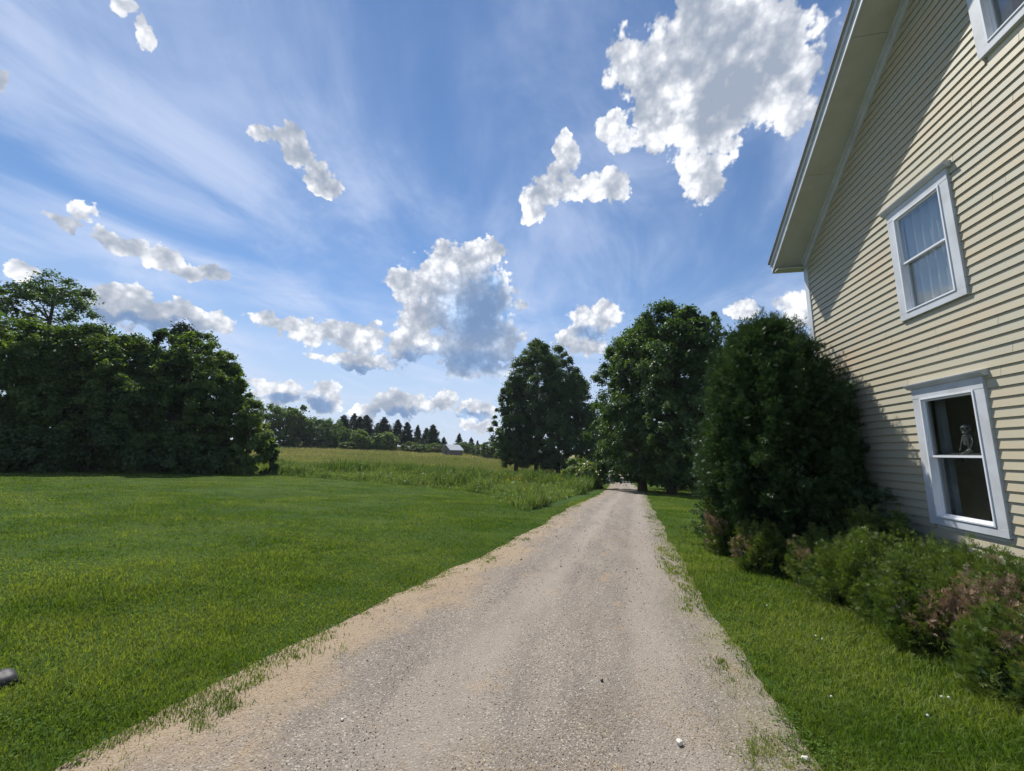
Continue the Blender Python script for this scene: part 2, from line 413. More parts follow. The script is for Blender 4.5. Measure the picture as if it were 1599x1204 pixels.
gl = g.n('ShaderNodeBsdfGlossy', {0: (.95, .97, 1, 1), 1: .015, 'Normal': wob}).outputs[0]
tr = g.n('ShaderNodeBsdfTransparent', {0: (.82, .85, .85, 1)}).outputs[0]
M_['glass'] = g.end(g.n('ShaderNodeMixShader', {0: fr, 1: tr, 2: gl}).outputs[0])
g = G('curtain_cloth'); cdf = g.n('ShaderNodeBsdfDiffuse', {0: (.88, .90, .92, 1)}).outputs[0]; ctr = g.n('ShaderNodeBsdfTranslucent', {0: (.6, .63, .66, 1)}).outputs[0]
M_['curtain'] = g.end(g.n('ShaderNodeMixShader', {0: .3, 1: cdf, 2: ctr}).outputs[0])
M_['bone'] = paint('bone_plastic', (.36, .355, .33), .6)
M_['chair'] = paint('beige_cloth', (.34, .27, .19), .8)
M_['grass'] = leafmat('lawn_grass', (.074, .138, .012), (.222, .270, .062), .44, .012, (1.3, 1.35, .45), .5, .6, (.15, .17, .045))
M_['weeds'] = leafmat('meadow_weeds', (.055, .120, .026), (.215, .270, .090), .4, .015, (1.3, 1.35, .6), .25, .6, (.26, .27, .13))
M_['hay'] = leafmat('hay_grass', (.18, .21, .08), (.38, .33, .18), .35, .01, (1.2, 1.3, .6), .12, .6, (.30, .24, .12))
M_['straw'] = leafmat('dry_straw', (.25, .185, .115), (.42, .325, .21), .2, .02, (1.2, 1.1, .8), 2.)
M_['maple'] = leafmat('maple_leaves', (.028, .064, .019), (.088, .140, .038), .40, .03, (1.5, 1.6, .45), .45)
M_['maple2'] = leafmat('light_leaves', (.080, .140, .030), (.180, .240, .070), .42, .03, (1.5, 1.5, .45), .6)
M_['grove'] = leafmat('grove_leaves', (.034, .075, .017), (.130, .185, .042), .46, .025, (1.5, 1.6, .45), .35)
M_['pine'] = leafmat('pine_needles', (.016, .038, .018), (.034, .062, .026), .12, .03, (1.3, 1.3, .7), .3)
M_['arbor'] = leafmat('arborvitae_sprays', (.016, .038, .019), (.062, .100, .042), .18, .02, (1.3, 1.5, .6), 1.3, .45, (.06, .10, .03))
M_['yew'] = leafmat('yew_needles', (.058, .098, .022), (.165, .205, .055), .28, .02, (1.4, 1.5, .5), 2.5, .45, (.06, .11, .02))
M_['brown'] = leafmat('dead_needles', (.20, .135, .085), (.42, .31, .215), .2, .02, (1.2, 1., .8), 5)
M_['clover_leaf'] = leafmat('clover_leaf', (.055, .105, .022), (.12, .18, .045), .3, 0)
M_['bushleaf'] = leafmat('roadside_leaves', (.06, .115, .018), (.16, .20, .035), .4, .05, (1.5, 1.4, .4), 1.)
M_['goldenrod'] = leafmat('goldenrod_yellow', (.45, .36, .03), (.60, .46, .05), .3, 0)
M_['clover'] = paint('clover_white', (.52, .53, .47), .8)
M_['stem'] = paint('green_stem', (.08, .14, .03), .7)
M_['whitestone'] = paint('white_stone', (.66, .62, .54), .8, dirt=(.4, .36, .3))
M_['darkstone'] = paint('dark_grey_stone', (.034, .033, .038), .55, spec=.3, dirt=(.09, .085, .09))
g = G('pebbles'); r = g.attr('rnd'); cr = g.n('ShaderNodeValToRGB', {0: r}); e = cr.color_ramp.elements
e[0].color = (.17, .15, .13, 1); e[1].color = (.42, .385, .335, 1); q = e.new(.55); q.color = (.24, .21, .185, 1); q = e.new(.9); q.color = (.33, .27, .21, 1)
M_['pebble'] = g.end(g.bsdf(cr.outputs[0], .85, .2))

# ------------------------------------------------------------------ ground and road
def sheet(xs, ys, dz=0):
    X, Y = np.meshgrid(xs, ys); Z = gz(X, Y) + dz
    V = np.stack([X, Y, Z], -1).reshape(-1, 3); nx, ny = len(xs), len(ys)
    i = np.arange(nx - 1)[None, :] + nx * np.arange(ny - 1)[:, None]; i = i.ravel()
    return V, np.stack([i, i + 1, i + 1 + nx, i + nx], -1)
def graded(a, b, n, k):                 # fine near 0, coarse far out
    t = np.linspace(-1, 1, n); s = np.sign(t) * (np.expm1(np.abs(t) * k) / np.expm1(k)); return np.where(s < 0, -s * a, s * b)
V, F = sheet(graded(-700, 700, 241, 5.2), graded(-250, 900, 321, 5.2))
tag(meshobj('ground', V, F, M_['ground'], smooth=True), kind='structure')

rng = np.random.default_rng(7)
ys = np.concatenate([np.linspace(-12, 14, 200), np.linspace(14.2, 130, 180)]); us = np.linspace(0, 1, 41)
rows = []
for yy in ys:
    a, b = road_l(yy) - .12, road_r(yy) + .12
    wob = .03 * math.sin(yy * 2.1) + .02 * math.sin(yy * 5.3 + 1) + rng.normal(0, .012)
    wob2 = .03 * math.sin(yy * 1.7 + 2) + .015 * math.sin(yy * 4.9) + rng.normal(0, .012)
    xx = (a + wob) + (b + wob2 - a - wob) * us
    rut = -.018 * np.exp(-((us - .42) / .07) ** 2) - .018 * np.exp(-((us - .80) / .07) ** 2)
    crown = .028 * (1 - (2 * us - 1) ** 4) - .004
    zz = gz(xx, np.full_like(xx, yy)) + .010 + crown + rut
    rows.append(np.stack([xx, np.full_like(xx, yy), zz], -1))
V = np.concatenate(rows); nx = len(us)
i = (np.arange(nx - 1)[None, :] + nx * np.arange(len(ys) - 1)[:, None]).ravel()
tag(meshobj('gravel_drive', V, np.stack([i, i + 1, i + 1 + nx, i + nx], -1), M_['road'], attrs={'across': ('POINT', np.tile(us, len(ys)))}, smooth=True), kind='structure')
def road_z(x, y):
    a, b = road_l(y) - .12, road_r(y) + .12; u = (x - a) / (b - a)
    return gz(x, y) + .010 + .028 * (1 - (2 * u - 1) ** 4) - .004 - .018 * np.exp(-((u - .42) / .07) ** 2) - .018 * np.exp(-((u - .80) / .07) ** 2)

# ------------------------------------------------------------------ blades
_LAT = np.random.default_rng(99).uniform(0, 1, (256, 256))
def _vn(x, y):
    xi = np.floor(x).astype(int); yi = np.floor(y).astype(int); fx = x - xi; fy = y - yi
    fx = fx * fx * (3 - 2 * fx); fy = fy * fy * (3 - 2 * fy); a = _LAT
    g = lambda i, j: a[(xi + i) & 255, (yi + j) & 255]
    return (g(0, 0) * (1 - fx) + g(1, 0) * fx) * (1 - fy) + (g(0, 1) * (1 - fx) + g(1, 1) * fx) * fy
def sn(x, y, s, seed=0):                # fractal value noise 0..1
    k = s * .42; v = 0
    for o, w in enumerate((.5, .28, .22)):
        c, d = math.cos(1 + o * 1.7 + seed), math.sin(1 + o * 1.7 + seed); X = (x * c - y * d) * k + 37.3 * seed + 11 * o; Y = (x * d + y * c) * k + 19.1 * seed; v = v + w * _vn(X, Y); k *= 2.17
    return np.clip(.5 + (v - .5) * 1.9, 0, 1)
def polar(n, r0, r1, a0, a1, rng, power=0.):
    r = np.exp(rng.uniform(math.log(r0), math.log(r1), n)); a = R_(a0) + rng.uniform(0, R_(a1 - a0), n)
    return r * np.sin(a), r * np.cos(a), r
def blades(x, y, z, h, w, lean, rng, seg2=True):
    n = len(x); th = rng.uniform(0, 2 * np.pi, n); ph = rng.uniform(0, 2 * np.pi, n)
    dx, dy = np.cos(th) * w * .5, np.sin(th) * w * .5; lx, ly = np.cos(ph) * lean * h, np.sin(ph) * lean * h
    zb = z - .004
    P0 = np.stack([x - dx, y - dy, zb], -1); P1 = np.stack([x + dx, y + dy, zb], -1)
    T = np.stack([x + lx, y + ly, z + h * np.sqrt(np.maximum(1 - (lean * .6) ** 2, .1))], -1)
    if not seg2:
        V = np.stack([P0, P1, T], 1).reshape(-1, 3); F = np.arange(3 * n).reshape(-1, 3); return V, F, n, 1
    mx, my, mz = x + lx * .33, y + ly * .33, z + h * .58
    P2 = np.stack([mx - dx * .75, my - dy * .75, mz], -1); P3 = np.stack([mx + dx * .75, my + dy * .75, mz], -1)
    V = np.stack([P0, P1, P2, P3, T], 1).reshape(-1, 3); b = (np.arange(n) * 5)[:, None]
    F = np.concatenate([b + [0, 1, 3], b + [0, 3, 2], b + [2, 3, 4]], 1).reshape(-1, 3)
    return V, F, n, 3
def join(parts):
    Vs, Fs, Rs, o = [], [], [], 0
    for V, F, r in parts: Vs.append(V); Fs.append(F + o); Rs.append(r); o += len(V)
    return np.concatenate(Vs), np.concatenate(Fs), np.concatenate(Rs)

def lawn():
    rng = np.random.default_rng(11); parts_l, parts_r = [], []
    x, y, r = polar(760000, 1.9, 46, -74, 50, rng)
    e = (.16 * (sn(x, y, 2.2, 1) - .5) + .34 * (sn(x, y, 8., 3) - .5)) * np.clip(3 / r + .35, 0, 1) + rng.exponential(.045, len(x)) - .03
    rsw = rng.uniform(0, 1, len(x))
    left = (x < road_l(y) + e * 1.3 + .02) & ~in_poly(x, y, MPOLY)
    right = (x > road_r(y) - e * 1.3 - .03) & (x < 14 + y * .4) & ~((x > 3.9) & (y < 8.1)) & (y > -2) & ~((x > 3.2) & (y < 6.7))
    for m, dst in ((left, parts_l), (right, parts_r)):
        X, Y, Rr = x[m], y[m], r[m]
        for nr in (True, False):
            k = (Rr < 6.5 + 6 * rsw[m]) == nr; a, b, c = X[k], Y[k], Rr[k]
            if not len(a): continue
            cl = sn(a, b, 1.1, 5) * .6 + sn(a, b, 3.7, 9) * .4
            h = (.016 + .052 * cl ** 1.6) * rng.uniform(.55, 1.35, len(a))
            if dst is parts_r: h *= 1.15 + 1.1 * np.clip((a - 1.5) / 1.2, 0, 1) * np.clip((7 - b) / 4, 0, 1)
            edge = np.minimum(np.abs(a - road_l(b)), np.abs(a - road_r(b))); h *= np.clip(.45 + edge * 2.2, .45, 1)
            w = np.maximum(.0036, .00135 * c) * rng.uniform(.7, 1.35, len(a))
            zz = np.where((a > road_l(b) - .16) & (a < road_r(b) + .16), road_z(a, b), gz(a, b)); V, F, n, q = blades(a, b, zz, h, w, rng.uniform(.25, 1.15, len(a)), rng, nr)
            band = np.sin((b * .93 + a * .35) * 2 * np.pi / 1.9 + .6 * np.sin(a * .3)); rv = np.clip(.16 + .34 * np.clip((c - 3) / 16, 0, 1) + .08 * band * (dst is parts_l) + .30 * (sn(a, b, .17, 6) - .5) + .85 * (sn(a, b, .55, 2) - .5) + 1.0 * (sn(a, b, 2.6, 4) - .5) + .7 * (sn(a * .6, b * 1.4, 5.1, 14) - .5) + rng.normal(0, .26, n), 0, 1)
            dst.append((V, F, np.repeat(rv, q)))
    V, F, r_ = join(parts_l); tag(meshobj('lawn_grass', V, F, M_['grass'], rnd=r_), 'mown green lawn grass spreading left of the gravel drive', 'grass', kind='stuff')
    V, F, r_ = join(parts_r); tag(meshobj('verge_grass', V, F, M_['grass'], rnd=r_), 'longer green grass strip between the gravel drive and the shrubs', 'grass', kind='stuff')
lawn()

def meadow():
    rng = np.random.default_rng(12); x, y, r = polar(300000, 12, 70, -62, 6, rng)
    m = in_poly(x, y, MPOLY) & (x < road_l(y) - .9 - .3 * sn(x, y, 1.3)); x, y, r = x[m], y[m], r[m]
    tall = np.clip((sn(x, y, .6, 3) - .3) * 1.8, 0, 1) * np.clip(.55 + sn(x, y, 3.1, 7) * .8, 0, 1.2) * np.clip((66 - r) / 30, .15, 1)
    pt = in_poly(x, y, [(-26, 22), (-14, 27), (-9, 25), (-2, 13), (1, 28), (-3, 44), (-20, 40), (-34, 36)])
    dm = np.full(len(x), 9.)
    for (ax, ay), (bx, by) in zip(MEAD[:-1], MEAD[1:]):
        tt = np.clip(((x - ax) * (bx - ax) + (y - ay) * (by - ay)) / ((bx - ax) ** 2 + (by - ay) ** 2), 0, 1); dm = np.minimum(dm, np.hypot(x - ax - tt * (bx - ax), y - ay - tt * (by - ay)))
    fade = np.clip(.25 + dm / 1.8 + .7 * (sn(x, y, 2.5, 31) - .5), .2, 1)
    h = (.32 + .60 * tall * np.where(pt, 1.35, .75)) * rng.uniform(.4, 1.3, len(x)) * fade
    h = np.where(r > 48, h * .6, h)
    w = .0019 * r * rng.uniform(.6, 1.4, len(x))
    V, F, n, q = blades(x, y, gz(x, y), h, w, rng.uniform(.1, .55, n_ := len(x)), rng, True)
    dark = sn(x, y, .5, 8)
    rv = np.clip(.66 - .50 * tall - .18 * pt + .7 * (dark - .5) + .6 * (sn(x, y, 2.2, 21) - .5) + rng.normal(0, .24, n), 0, 1)
    tag(meshobj('meadow_weeds', V, F, M_['weeds'], rnd=np.repeat(rv, q)), 'tall uncut weeds and grasses along the far edge of the lawn', 'meadow plants', kind='stuff')
    # broad-leaved weeds standing among the grasses
    k = rng.permutation(len(x))[:2600]; k = k[r[k] < 52]; lx, ly, lz = [], [], []
    nper = 26; a = rng.uniform(0, 6.28, (len(k), nper)); ht = (rng.uniform(.25, 1., (len(k), 1)) * (.45 + .7 * tall[k])[:, None] * fade[k][:, None]); rr = rng.uniform(.02, .20, (len(k), nper)); zz = rng.uniform(.15, 1.05, (len(k), nper)) * ht
    P = np.stack([x[k][:, None] + rr * np.cos(a), y[k][:, None] + rr * np.sin(a), gz(x[k], y[k])[:, None] + zz], -1).reshape(-1, 3)
    V, F = leaf_quads(P, np.tile([0, 0, 1.], (len(P), 1)), .11 * np.repeat(np.clip(r[k] / 22, .7, 2), nper), rng, .4)
    tag(meshobj('leafy_weeds', V, F, M_['maple2'], rnd=np.repeat(np.clip(rng.normal(.35, .25, len(P)), 0, 1), 2)), 'leafy green weeds standing among the uncut grass', 'weeds', kind='stuff')
    x, y, r = polar(130000, 40, 125, -62, 2, rng)
    m = in_poly(x, y, MPOLY) & (x < road_l(y) - 1.5); x, y, r = x[m], y[m], r[m]
    V, F, n, q = blades(x, y, gz(x, y), rng.uniform(.15, .42, len(x)), .0022 * r * rng.uniform(.6, 1.4, len(x)), rng.uniform(.2, .6, len(x)), rng, False)
    rv = np.clip(sn(x, y, .11, 5) + rng.normal(0, .2, n) - .05, 0, 1)
    tag(meshobj('hayfield_grass', V, F, M_['hay'], rnd=rv), 'sunlit tan and green hay grass on the rising field', 'hay', kind='stuff')
    # yellow flower heads
    x, y, r = polar(2600, 13, 60, -30, 4, rng); m = in_poly(x, y, MPOLY) & (x < road_l(y) - 1.2) & (sn(x, y, .9, 2) > .55); x, y, r = x[m], y[m], r[m]
    h = rng.uniform(.55, 1.0, len(x)); V, F, n, q = blades(x, y, gz(x, y) + h, rng.uniform(.04, .08, len(x)), rng.uniform(.02, .045, len(x)) * np.maximum(1, r / 25), rng.uniform(.3, .9, len(x)), rng, False)
    tag(meshobj('goldenrod_flowers', V, F, M_['goldenrod'], rnd=rng.uniform(0, 1, n)), 'small yellow flower heads scattered through the meadow weeds', 'flowers', kind='stuff')

def litter():
    rng = np.random.default_rng(13)
    # dry clippings on the left shoulder and in thin drifts
    x, y, r = polar(240000, 1.9, 16, -65, 25, rng)
    u = (x - road_l(y)) / (road_r(y) - road_l(y)); z = road_z(x, y)
    pr = np.clip(1.15 - np.abs(u - .05) / (.15 + .13 * sn(x, y, 1.3, 6)), 0, 1) * (.45 + .6 * sn(x, y, 2.7, 16)) + .7 * np.clip((sn(x, y, 1.25, 12) - .76) * 9, 0, 1) + .05 + .3 * np.clip((u - .9) * 6, 0, 1)
    pr = pr * np.clip(1.25 - y / 14, .25, 1)
    m = (u > -.05) & (u < 1.0) & (rng.uniform(0, 1, len(x)) < pr * .5); x, y, r, z = x[m], y[m], r[m], z[m]; n = len(x)
    th = rng.uniform(0, 2 * np.pi, n); ln = rng.uniform(.012, .04, n) * np.clip(r / 4, 1, 2.5); w = np.maximum(.0022, .0007 * r)
    a = np.stack([np.cos(th) * ln, np.sin(th) * ln, rng.uniform(-.1, .22, n) * ln], -1); b = np.stack([-np.sin(th) * w, np.cos(th) * w, 0 * w], -1)
    P = np.stack([x, y, z + rng.uniform(.001, .008, n)], -1)
    V = np.stack([P - a / 2 - b / 2, P - a / 2 + b / 2, P + a / 2], 1).reshape(-1, 3)
    tag(meshobj('dry_clippings', V, np.arange(3 * n).reshape(-1, 3), M_['straw'], rnd=rng.uniform(0, 1, n)), 'dry tan grass clippings lying along the left edge of the drive', 'dry grass', kind='stuff')
    # loose stones
    x, y, r = polar(40000, 1.9, 15, -60, 30, rng); u = (x - road_l(y)) / (road_r(y) - road_l(y))
    m = (u > .02) & (u < 1.02) & (rng.uniform(0, 1, len(x)) < .35 + .65 * sn(x, y, 1.9, 4)); x, y, r = x[m], y[m], r[m]; n = len(x)
    s = (.0024 + .0030 * rng.power(.3, n) * 1.4) * np.clip(r / 3.5, 1, 3)
    s = np.where(rng.uniform(0, 1, n) < .004, s * 2.0, s)
    O = np.array([(1, 0, 0), (-1, 0, 0), (0, 1, 0), (0, -1, 0), (0, 0, .7), (0, 0, -.7)], float)
    J = O[None] * rng.uniform(.55, 1.25, (n, 6, 1)); t = rng.uniform(0, 2 * np.pi, n); c, d = np.cos(t)[:, None], np.sin(t)[:, None]
    J = np.stack([J[..., 0] * c - J[..., 1] * d, J[..., 0] * d + J[..., 1] * c, J[..., 2]], -1) * s[:, None, None]
    V = (J + np.stack([x, y, road_z(x, y) + s * .25], -1)[:, None]).reshape(-1, 3)
    T = np.array([(0, 2, 4), (2, 1, 4), (1, 3, 4), (3, 0, 4), (2, 0, 5), (1, 2, 5), (3, 1, 5), (0, 3, 5)]); F = (np.arange(n)[:, None, None] * 6 + T[None]).reshape(-1, 3)
    tag(meshobj('loose_gravel', V, F, M_['pebble'], rnd=np.repeat(rng.uniform(0, 1, n), 8)), 'loose grey gravel stones lying on the drive', 'gravel', kind='stuff')
litter()

# ------------------------------------------------------------------ foliage
def unit(v): return v / (np.linalg.norm(v, axis=-1, keepdims=True) + 1e-9)
def leaf_quads(P, nrm, size, rng, asp=.6, fold=.25):
    n = len(P); nrm = unit(nrm + rng.normal(0, .55, (n, 3))); t = unit(np.cross(nrm, rng.normal(0, 1, (n, 3)))); b = np.cross(nrm, t)
    s = (size * rng.uniform(.6, 1.35, n))[:, None]
    A = P - t * s * .5; C = P + t * s * .5 - nrm * s * .12; B = P + b * s * asp * .5 + nrm * s * fold * .3; D = P - b * s * asp * .5 + nrm * s * fold * .3
    V = np.stack([A, B, C, D], 1).reshape(-1, 3); k = (np.arange(n) * 4)[:, None]
    return V, np.concatenate([k + [0, 1, 2], k + [0, 2, 3]], 1).reshape(-1, 3)
meadow()
PROF = {
    'round': lambda t: np.sin(np.pi * np.clip(t, 0, 1) ** .8) ** .55,
    'oval': lambda t: np.clip(np.sin(np.pi * np.clip(t * .93 + .06, 0, 1) ** .62), 0, 1) ** .7,
    'bush': lambda t: np.clip(1 - t ** 2.6, 0, 1) ** .5 * (.75 + .25 * np.clip(t * 4, 0, 1)),
    'dome': lambda t: np.clip(1 - np.clip(t, 0, 1) ** 3.2, 0, 1) ** .55 * np.clip(.62 + t * 1.6, 0, 1),
    'egg': lambda t: np.interp(t, [0, .06, .25, .45, .65, .82, .93, 1], [.60, .90, 1.0, .98, .86, .66, .42, .10]),
    'broad': lambda t: np.interp(t, [0, .1, .3, .55, .75, .88, 1], [.6, .88, 1.0, .97, .80, .50, .10]),
    'spread': lambda t: np.clip(np.sin(np.pi * np.clip(t, 0, 1) ** .55), 0, 1) ** .6,
}
def lawn_weeds():
    rng = np.random.default_rng(17); x, y, r = polar(9000, 2.0, 13, -70, 46, rng)
    ok = ((x < road_l(y) - .05) & ~in_poly(x, y, MPOLY) | (x > road_r(y) + .02) & (x < 2.5 + .1 * y)) & (sn(x, y, 1.9, 41) > .58); x, y, r = x[ok], y[ok], r[ok]
    m = 7; a = rng.uniform(0, 6.28, (len(x), m)); d = rng.uniform(.01, .055, (len(x), m))
    P = np.stack([x[:, None] + d * np.cos(a), y[:, None] + d * np.sin(a), gz(x, y)[:, None] + rng.uniform(.02, .05, (len(x), m))], -1).reshape(-1, 3)
    V, F = leaf_quads(P, np.tile([0, 0, 1.6], (len(P), 1)), .020 * np.repeat(np.clip(r / 5, 1, 2.2), m), rng, .6)
    tag(meshobj('clover_leaves', V, F, M_['clover_leaf'], rnd=np.repeat(np.clip(rng.normal(.35, .25, len(P)), 0, 1), 2)), 'low clover and plantain leaves growing through the lawn', 'clover', kind='stuff')
lawn_weeds()
def crown(H, z0, rx, ry, prof, nc, nl, lsize, rng, clump=.16, inner=.3, flat=.75, asym=(0, 0)):
    """leaf clumps through the crown volume; returns leaf centres, normals, clump centres"""
    lob = rng.uniform(0, 6.28, 4); C = []; f = PROF[prof]
    while len(C) < nc:
        t = rng.uniform(0, 1) ** .9; a = rng.uniform(0, 2 * np.pi); rr = f(t) * (1 + .16 * math.sin(2 * a + lob[0]) + .12 * math.sin(3 * a + lob[1] + 4 * t) + .10 * math.sin(5 * a + lob[2] + 7 * t))
        rr = float(rr)
        if rng.uniform() > (rr + .15): continue
        q = rng.uniform(inner, 1) ** .5 * rr
        C.append((q * rx * math.cos(a) + asym[0] * t, q * ry * math.sin(a) + asym[1] * t, z0 + t * (H - z0)))
    C = np.array(C); cr = clump * (rx + ry) * .5 * rng.uniform(.6, 1.35, nc)
    idx = rng.integers(0, nc, nl); g = unit(rng.normal(0, 1, (nl, 3))); rad = rng.uniform(.1, 1, nl) ** .7 * np.where(rng.uniform(0, 1, nl) < .16, 1.6, 1)
    off = g * rad[:, None] * cr[idx][:, None] * np.array([1.15, 1.15, flat * 1.1]); off[:, 2] -= .25 * (off[:, 0] ** 2 + off[:, 1] ** 2) / (cr[idx] + .01)
    P = C[idx] + off
    ctr = np.array([0, 0, z0 + (H - z0) * .4]); N = unit(g * .7 + unit(P - ctr) * .5 + np.array([0, 0, .7]))
    return P, N, C, idx
def trunk_mesh(H, z0, tr, C, rng, lean=(0, 0), nb=26, k=7, stems=1, top=.8):
    m = MB(); Ht = z0 + (H - z0) * top; spine = []
    for s in range(stems):
        ox, oy = (0, 0) if s == 0 else (rng.uniform(-.9, .9) * tr * 4, rng.uniform(-.9, .9) * tr * 4)
        pts = []; nseg = 7
        for i in range(nseg + 1):
            t = i / nseg; pts.append((ox * (1 + t) + lean[0] * t + rng.normal(0, .03) * H * .12 * (i > 0), oy * (1 + t) + lean[1] * t + rng.normal(0, .03) * H * .12 * (i > 0), -.25 + t * (Ht + .25)))
        rads = [tr * (1.35 if i == 0 else 1) * (1 - .85 * i / nseg) ** .8 + .012 for i in range(nseg + 1)]
        m.tube(pts, rads, k); spine.append((np.array(pts), rads))
    sel = rng.permutation(len(C))[:nb]
    for c in C[sel]:
        pts, rads = spine[rng.integers(0, stems)]
        zt = max(min(c[2] - .35 * math.hypot(c[0], c[1]), Ht * .95), z0 * .7); i = int(np.argmin(abs(pts[:, 2] - zt))); i = max(i, 1); a = pts[i]; r0 = rads[i] * .55
        mid = a * .5 + c * .5 + np.array([0, 0, .08 * H * rng.uniform(-.3, .6)]); m.tube([a, mid, c], [r0, r0 * .6, .012], 4)
    return m
def tree(loc, H, z0, rx, ry, prof, nc, nl, lsize, seed, leaf, label, cat='tree', group=None, name='deciduous_tree', tr=.16, stems=1, clump=.16, nb=26, flat=.8, inner=.3, asp=.65, rz=0, asym=(0, 0)):
    rng = np.random.default_rng(seed)
    root = empty(name, loc, label, cat, group, rz)
    P, N, C, idx = crown(H, z0, rx, ry, prof, nc, nl, lsize, rng, clump, inner, flat, asym)
    trunk_mesh(H, z0, tr, C, rng, nb=nb, stems=stems, lean=(asym[0] * .6, asym[1] * .6)).build('trunk' if z0 > .4 or tr > .1 else 'stems', M_['bark'], root, smooth=True)
    V, F = leaf_quads(P, N, lsize, rng, asp)
    cv = rng.normal(0, .28, nc); r_ = np.clip(.45 + cv[idx] + rng.normal(0, .22, nl), 0, 1)
    meshobj('crown' if prof != 'bush' else 'foliage', V, F, M_[leaf], root, rnd=np.repeat(r_, 2))
    return root
def copy_thing(o, loc, rz=0, sc=(1, 1, 1), label=None, group=None):
    c = o.copy(); col.objects.link(c); c.location = loc; c.rotation_euler = (0, 0, rz); c.scale = sc
    if label: c['label'] = label
    if group: c['group'] = group
    for ch in list(o.children):
        d = ch.copy(); col.objects.link(d); d.parent = c
    return c
def at_px(px, r):
    x, y = spot(px, r); return (x, y, gz1(x, y))
def height(px, py, r):
    x, y = spot(px, r); return topz(px, py, r) - gz1(x, y)

# --- grove on the left
GR = 'trees of the grove behind the lawn'
for i, (px, top, r, w, prof, leaf, lab) in enumerate([
    (-80, 480, 36, 3.6, 'dome', 'grove', 'broad leafy tree cut off by the left edge of the photo'),
    (22, 497, 35.5, 3.3, 'dome', 'grove', 'bushy tree with yellow-green top below the tall open-branched tree at far left'),
    (98, 503, 35, 3.0, 'dome', 'grove', 'dense grove tree just right of the tall open-branched tree'),
    (165, 520, 34.5, 2.7, 'dome', 'grove', 'lower rounded grove tree in the middle of the left grove'),
    (222, 512, 35, 2.8, 'dome', 'maple', 'dark dense tree with feathery tips in the middle of the grove'),
    (285, 516, 34.5, 3.0, 'dome', 'grove', 'tall rounded grove tree near the right end of the grove'),
    (330, 548, 35, 2.3, 'oval', 'grove', 'narrow tree with upright twigs at the right shoulder of the grove'),
    (352, 572, 36.5, 1.5, 'oval', 'grove', 'slim tree whose leaning top twigs mark the right end of the grove'),
]):
    H = height(px, top, r)
    tree(at_px(px, r), H, .25, w, w * .9, prof, 260, 40000, .165, 100 + i, leaf, lab, group=GR, tr=.13, stems=2, clump=.12, nb=40, inner=.4)
tree(at_px(386, 33.2), height(386, 624, 33.2), .15, 1.25, 1.2, 'dome', 90, 15000, .17, 120, 'maple2', 'small light green tree at the right foot of the grove', group=GR, tr=.08, clump=.2)
tree(at_px(424, 33.6), height(424, 688, 33.6), .05, .62, .62, 'bush', 30, 5000, .18, 121, 'maple', 'dark round shrub standing alone at the meadow edge right of the grove', 'shrub', name='shrub', tr=.05, clump=.25)
tree(at_px(30, 46), height(40, 416, 46), 4.5, 5.0, 4.4, 'spread', 150, 26000, .20, 122, 'maple', 'tall open-branched tree rising above the grove at far left', name='locust_tree', tr=.28, clump=.14, flat=.55, nb=60, inner=.35)
tree(at_px(118, 45), height(118, 505, 45), .5, 3.4, 2.6, 'dome', 120, 20000, .25, 123, 'maple', 'dark tree peeking over the grove between two lighter crowns', group=GR, tr=.2, clump=.22)
tree(at_px(255, 44), height(255, 503, 44), .5, 3.8, 2.6, 'oval', 120, 22000, .24, 124, 'pine', 'dark blue-green tree peeking over the middle of the grove', group=GR, tr=.2, clump=.2)
for i, (px, r, h, w, lab) in enumerate([
    (-30, 33.8, 2.6, 2.2, 'dark undergrowth shrub at the left edge of the photo'), (60, 33.4, 2.4, 2.1, 'dark undergrowth shrub under the open-branched tree'),
    (140, 33, 2.8, 2.0, 'dark undergrowth shrub under the lower rounded grove tree'), (205, 32.8, 2.2, 1.8, 'low dark shrub under the feathery tree of the grove'),
    (262, 32.6, 2.5, 1.8, 'dark shrub under the tall rounded tree at the grove right'), (318, 32.8, 2.0, 1.6, 'low shrub under the narrow tree of the grove'),
    (372, 33.0, 1.4, 1.0, 'pale grassy shrub at the right corner of the grove by the lawn')]):
    tree(at_px(px, r), h, .02, w, w * .7, 'bush', 40, 6500, .17, 130 + i, 'maple' if i < 6 else 'maple2', lab, 'shrub', 'undergrowth shrubs along the grove', 'shrub', tr=.04, clump=.22)

# --- maples left of the road
GM = 'maples left of the drive'
mp = [(806, 582, 57, 3.3, 'left maple with a lower rounded top of the group left of the drive'), (838, 526, 56, 4.6, 'tallest maple of the group left of the drive, with spiky top twigs'),
      (872, 537, 60, 4.8, 'second tallest maple of the group left of the drive'), (899, 578, 63, 3.5, 'right maple of the group left of the drive, nearest the roadway')]
for i, (px, top, r, w, lab) in enumerate(mp):
    tree(at_px(px, r), height(px, top, r) * .97, 1.0, w, w, 'egg', 360, 70000 if i < 3 else 50000, .24, 150 + i, 'maple', lab, group=GM, name='maple_tree', tr=.28, clump=.12, nb=40, inner=.1)
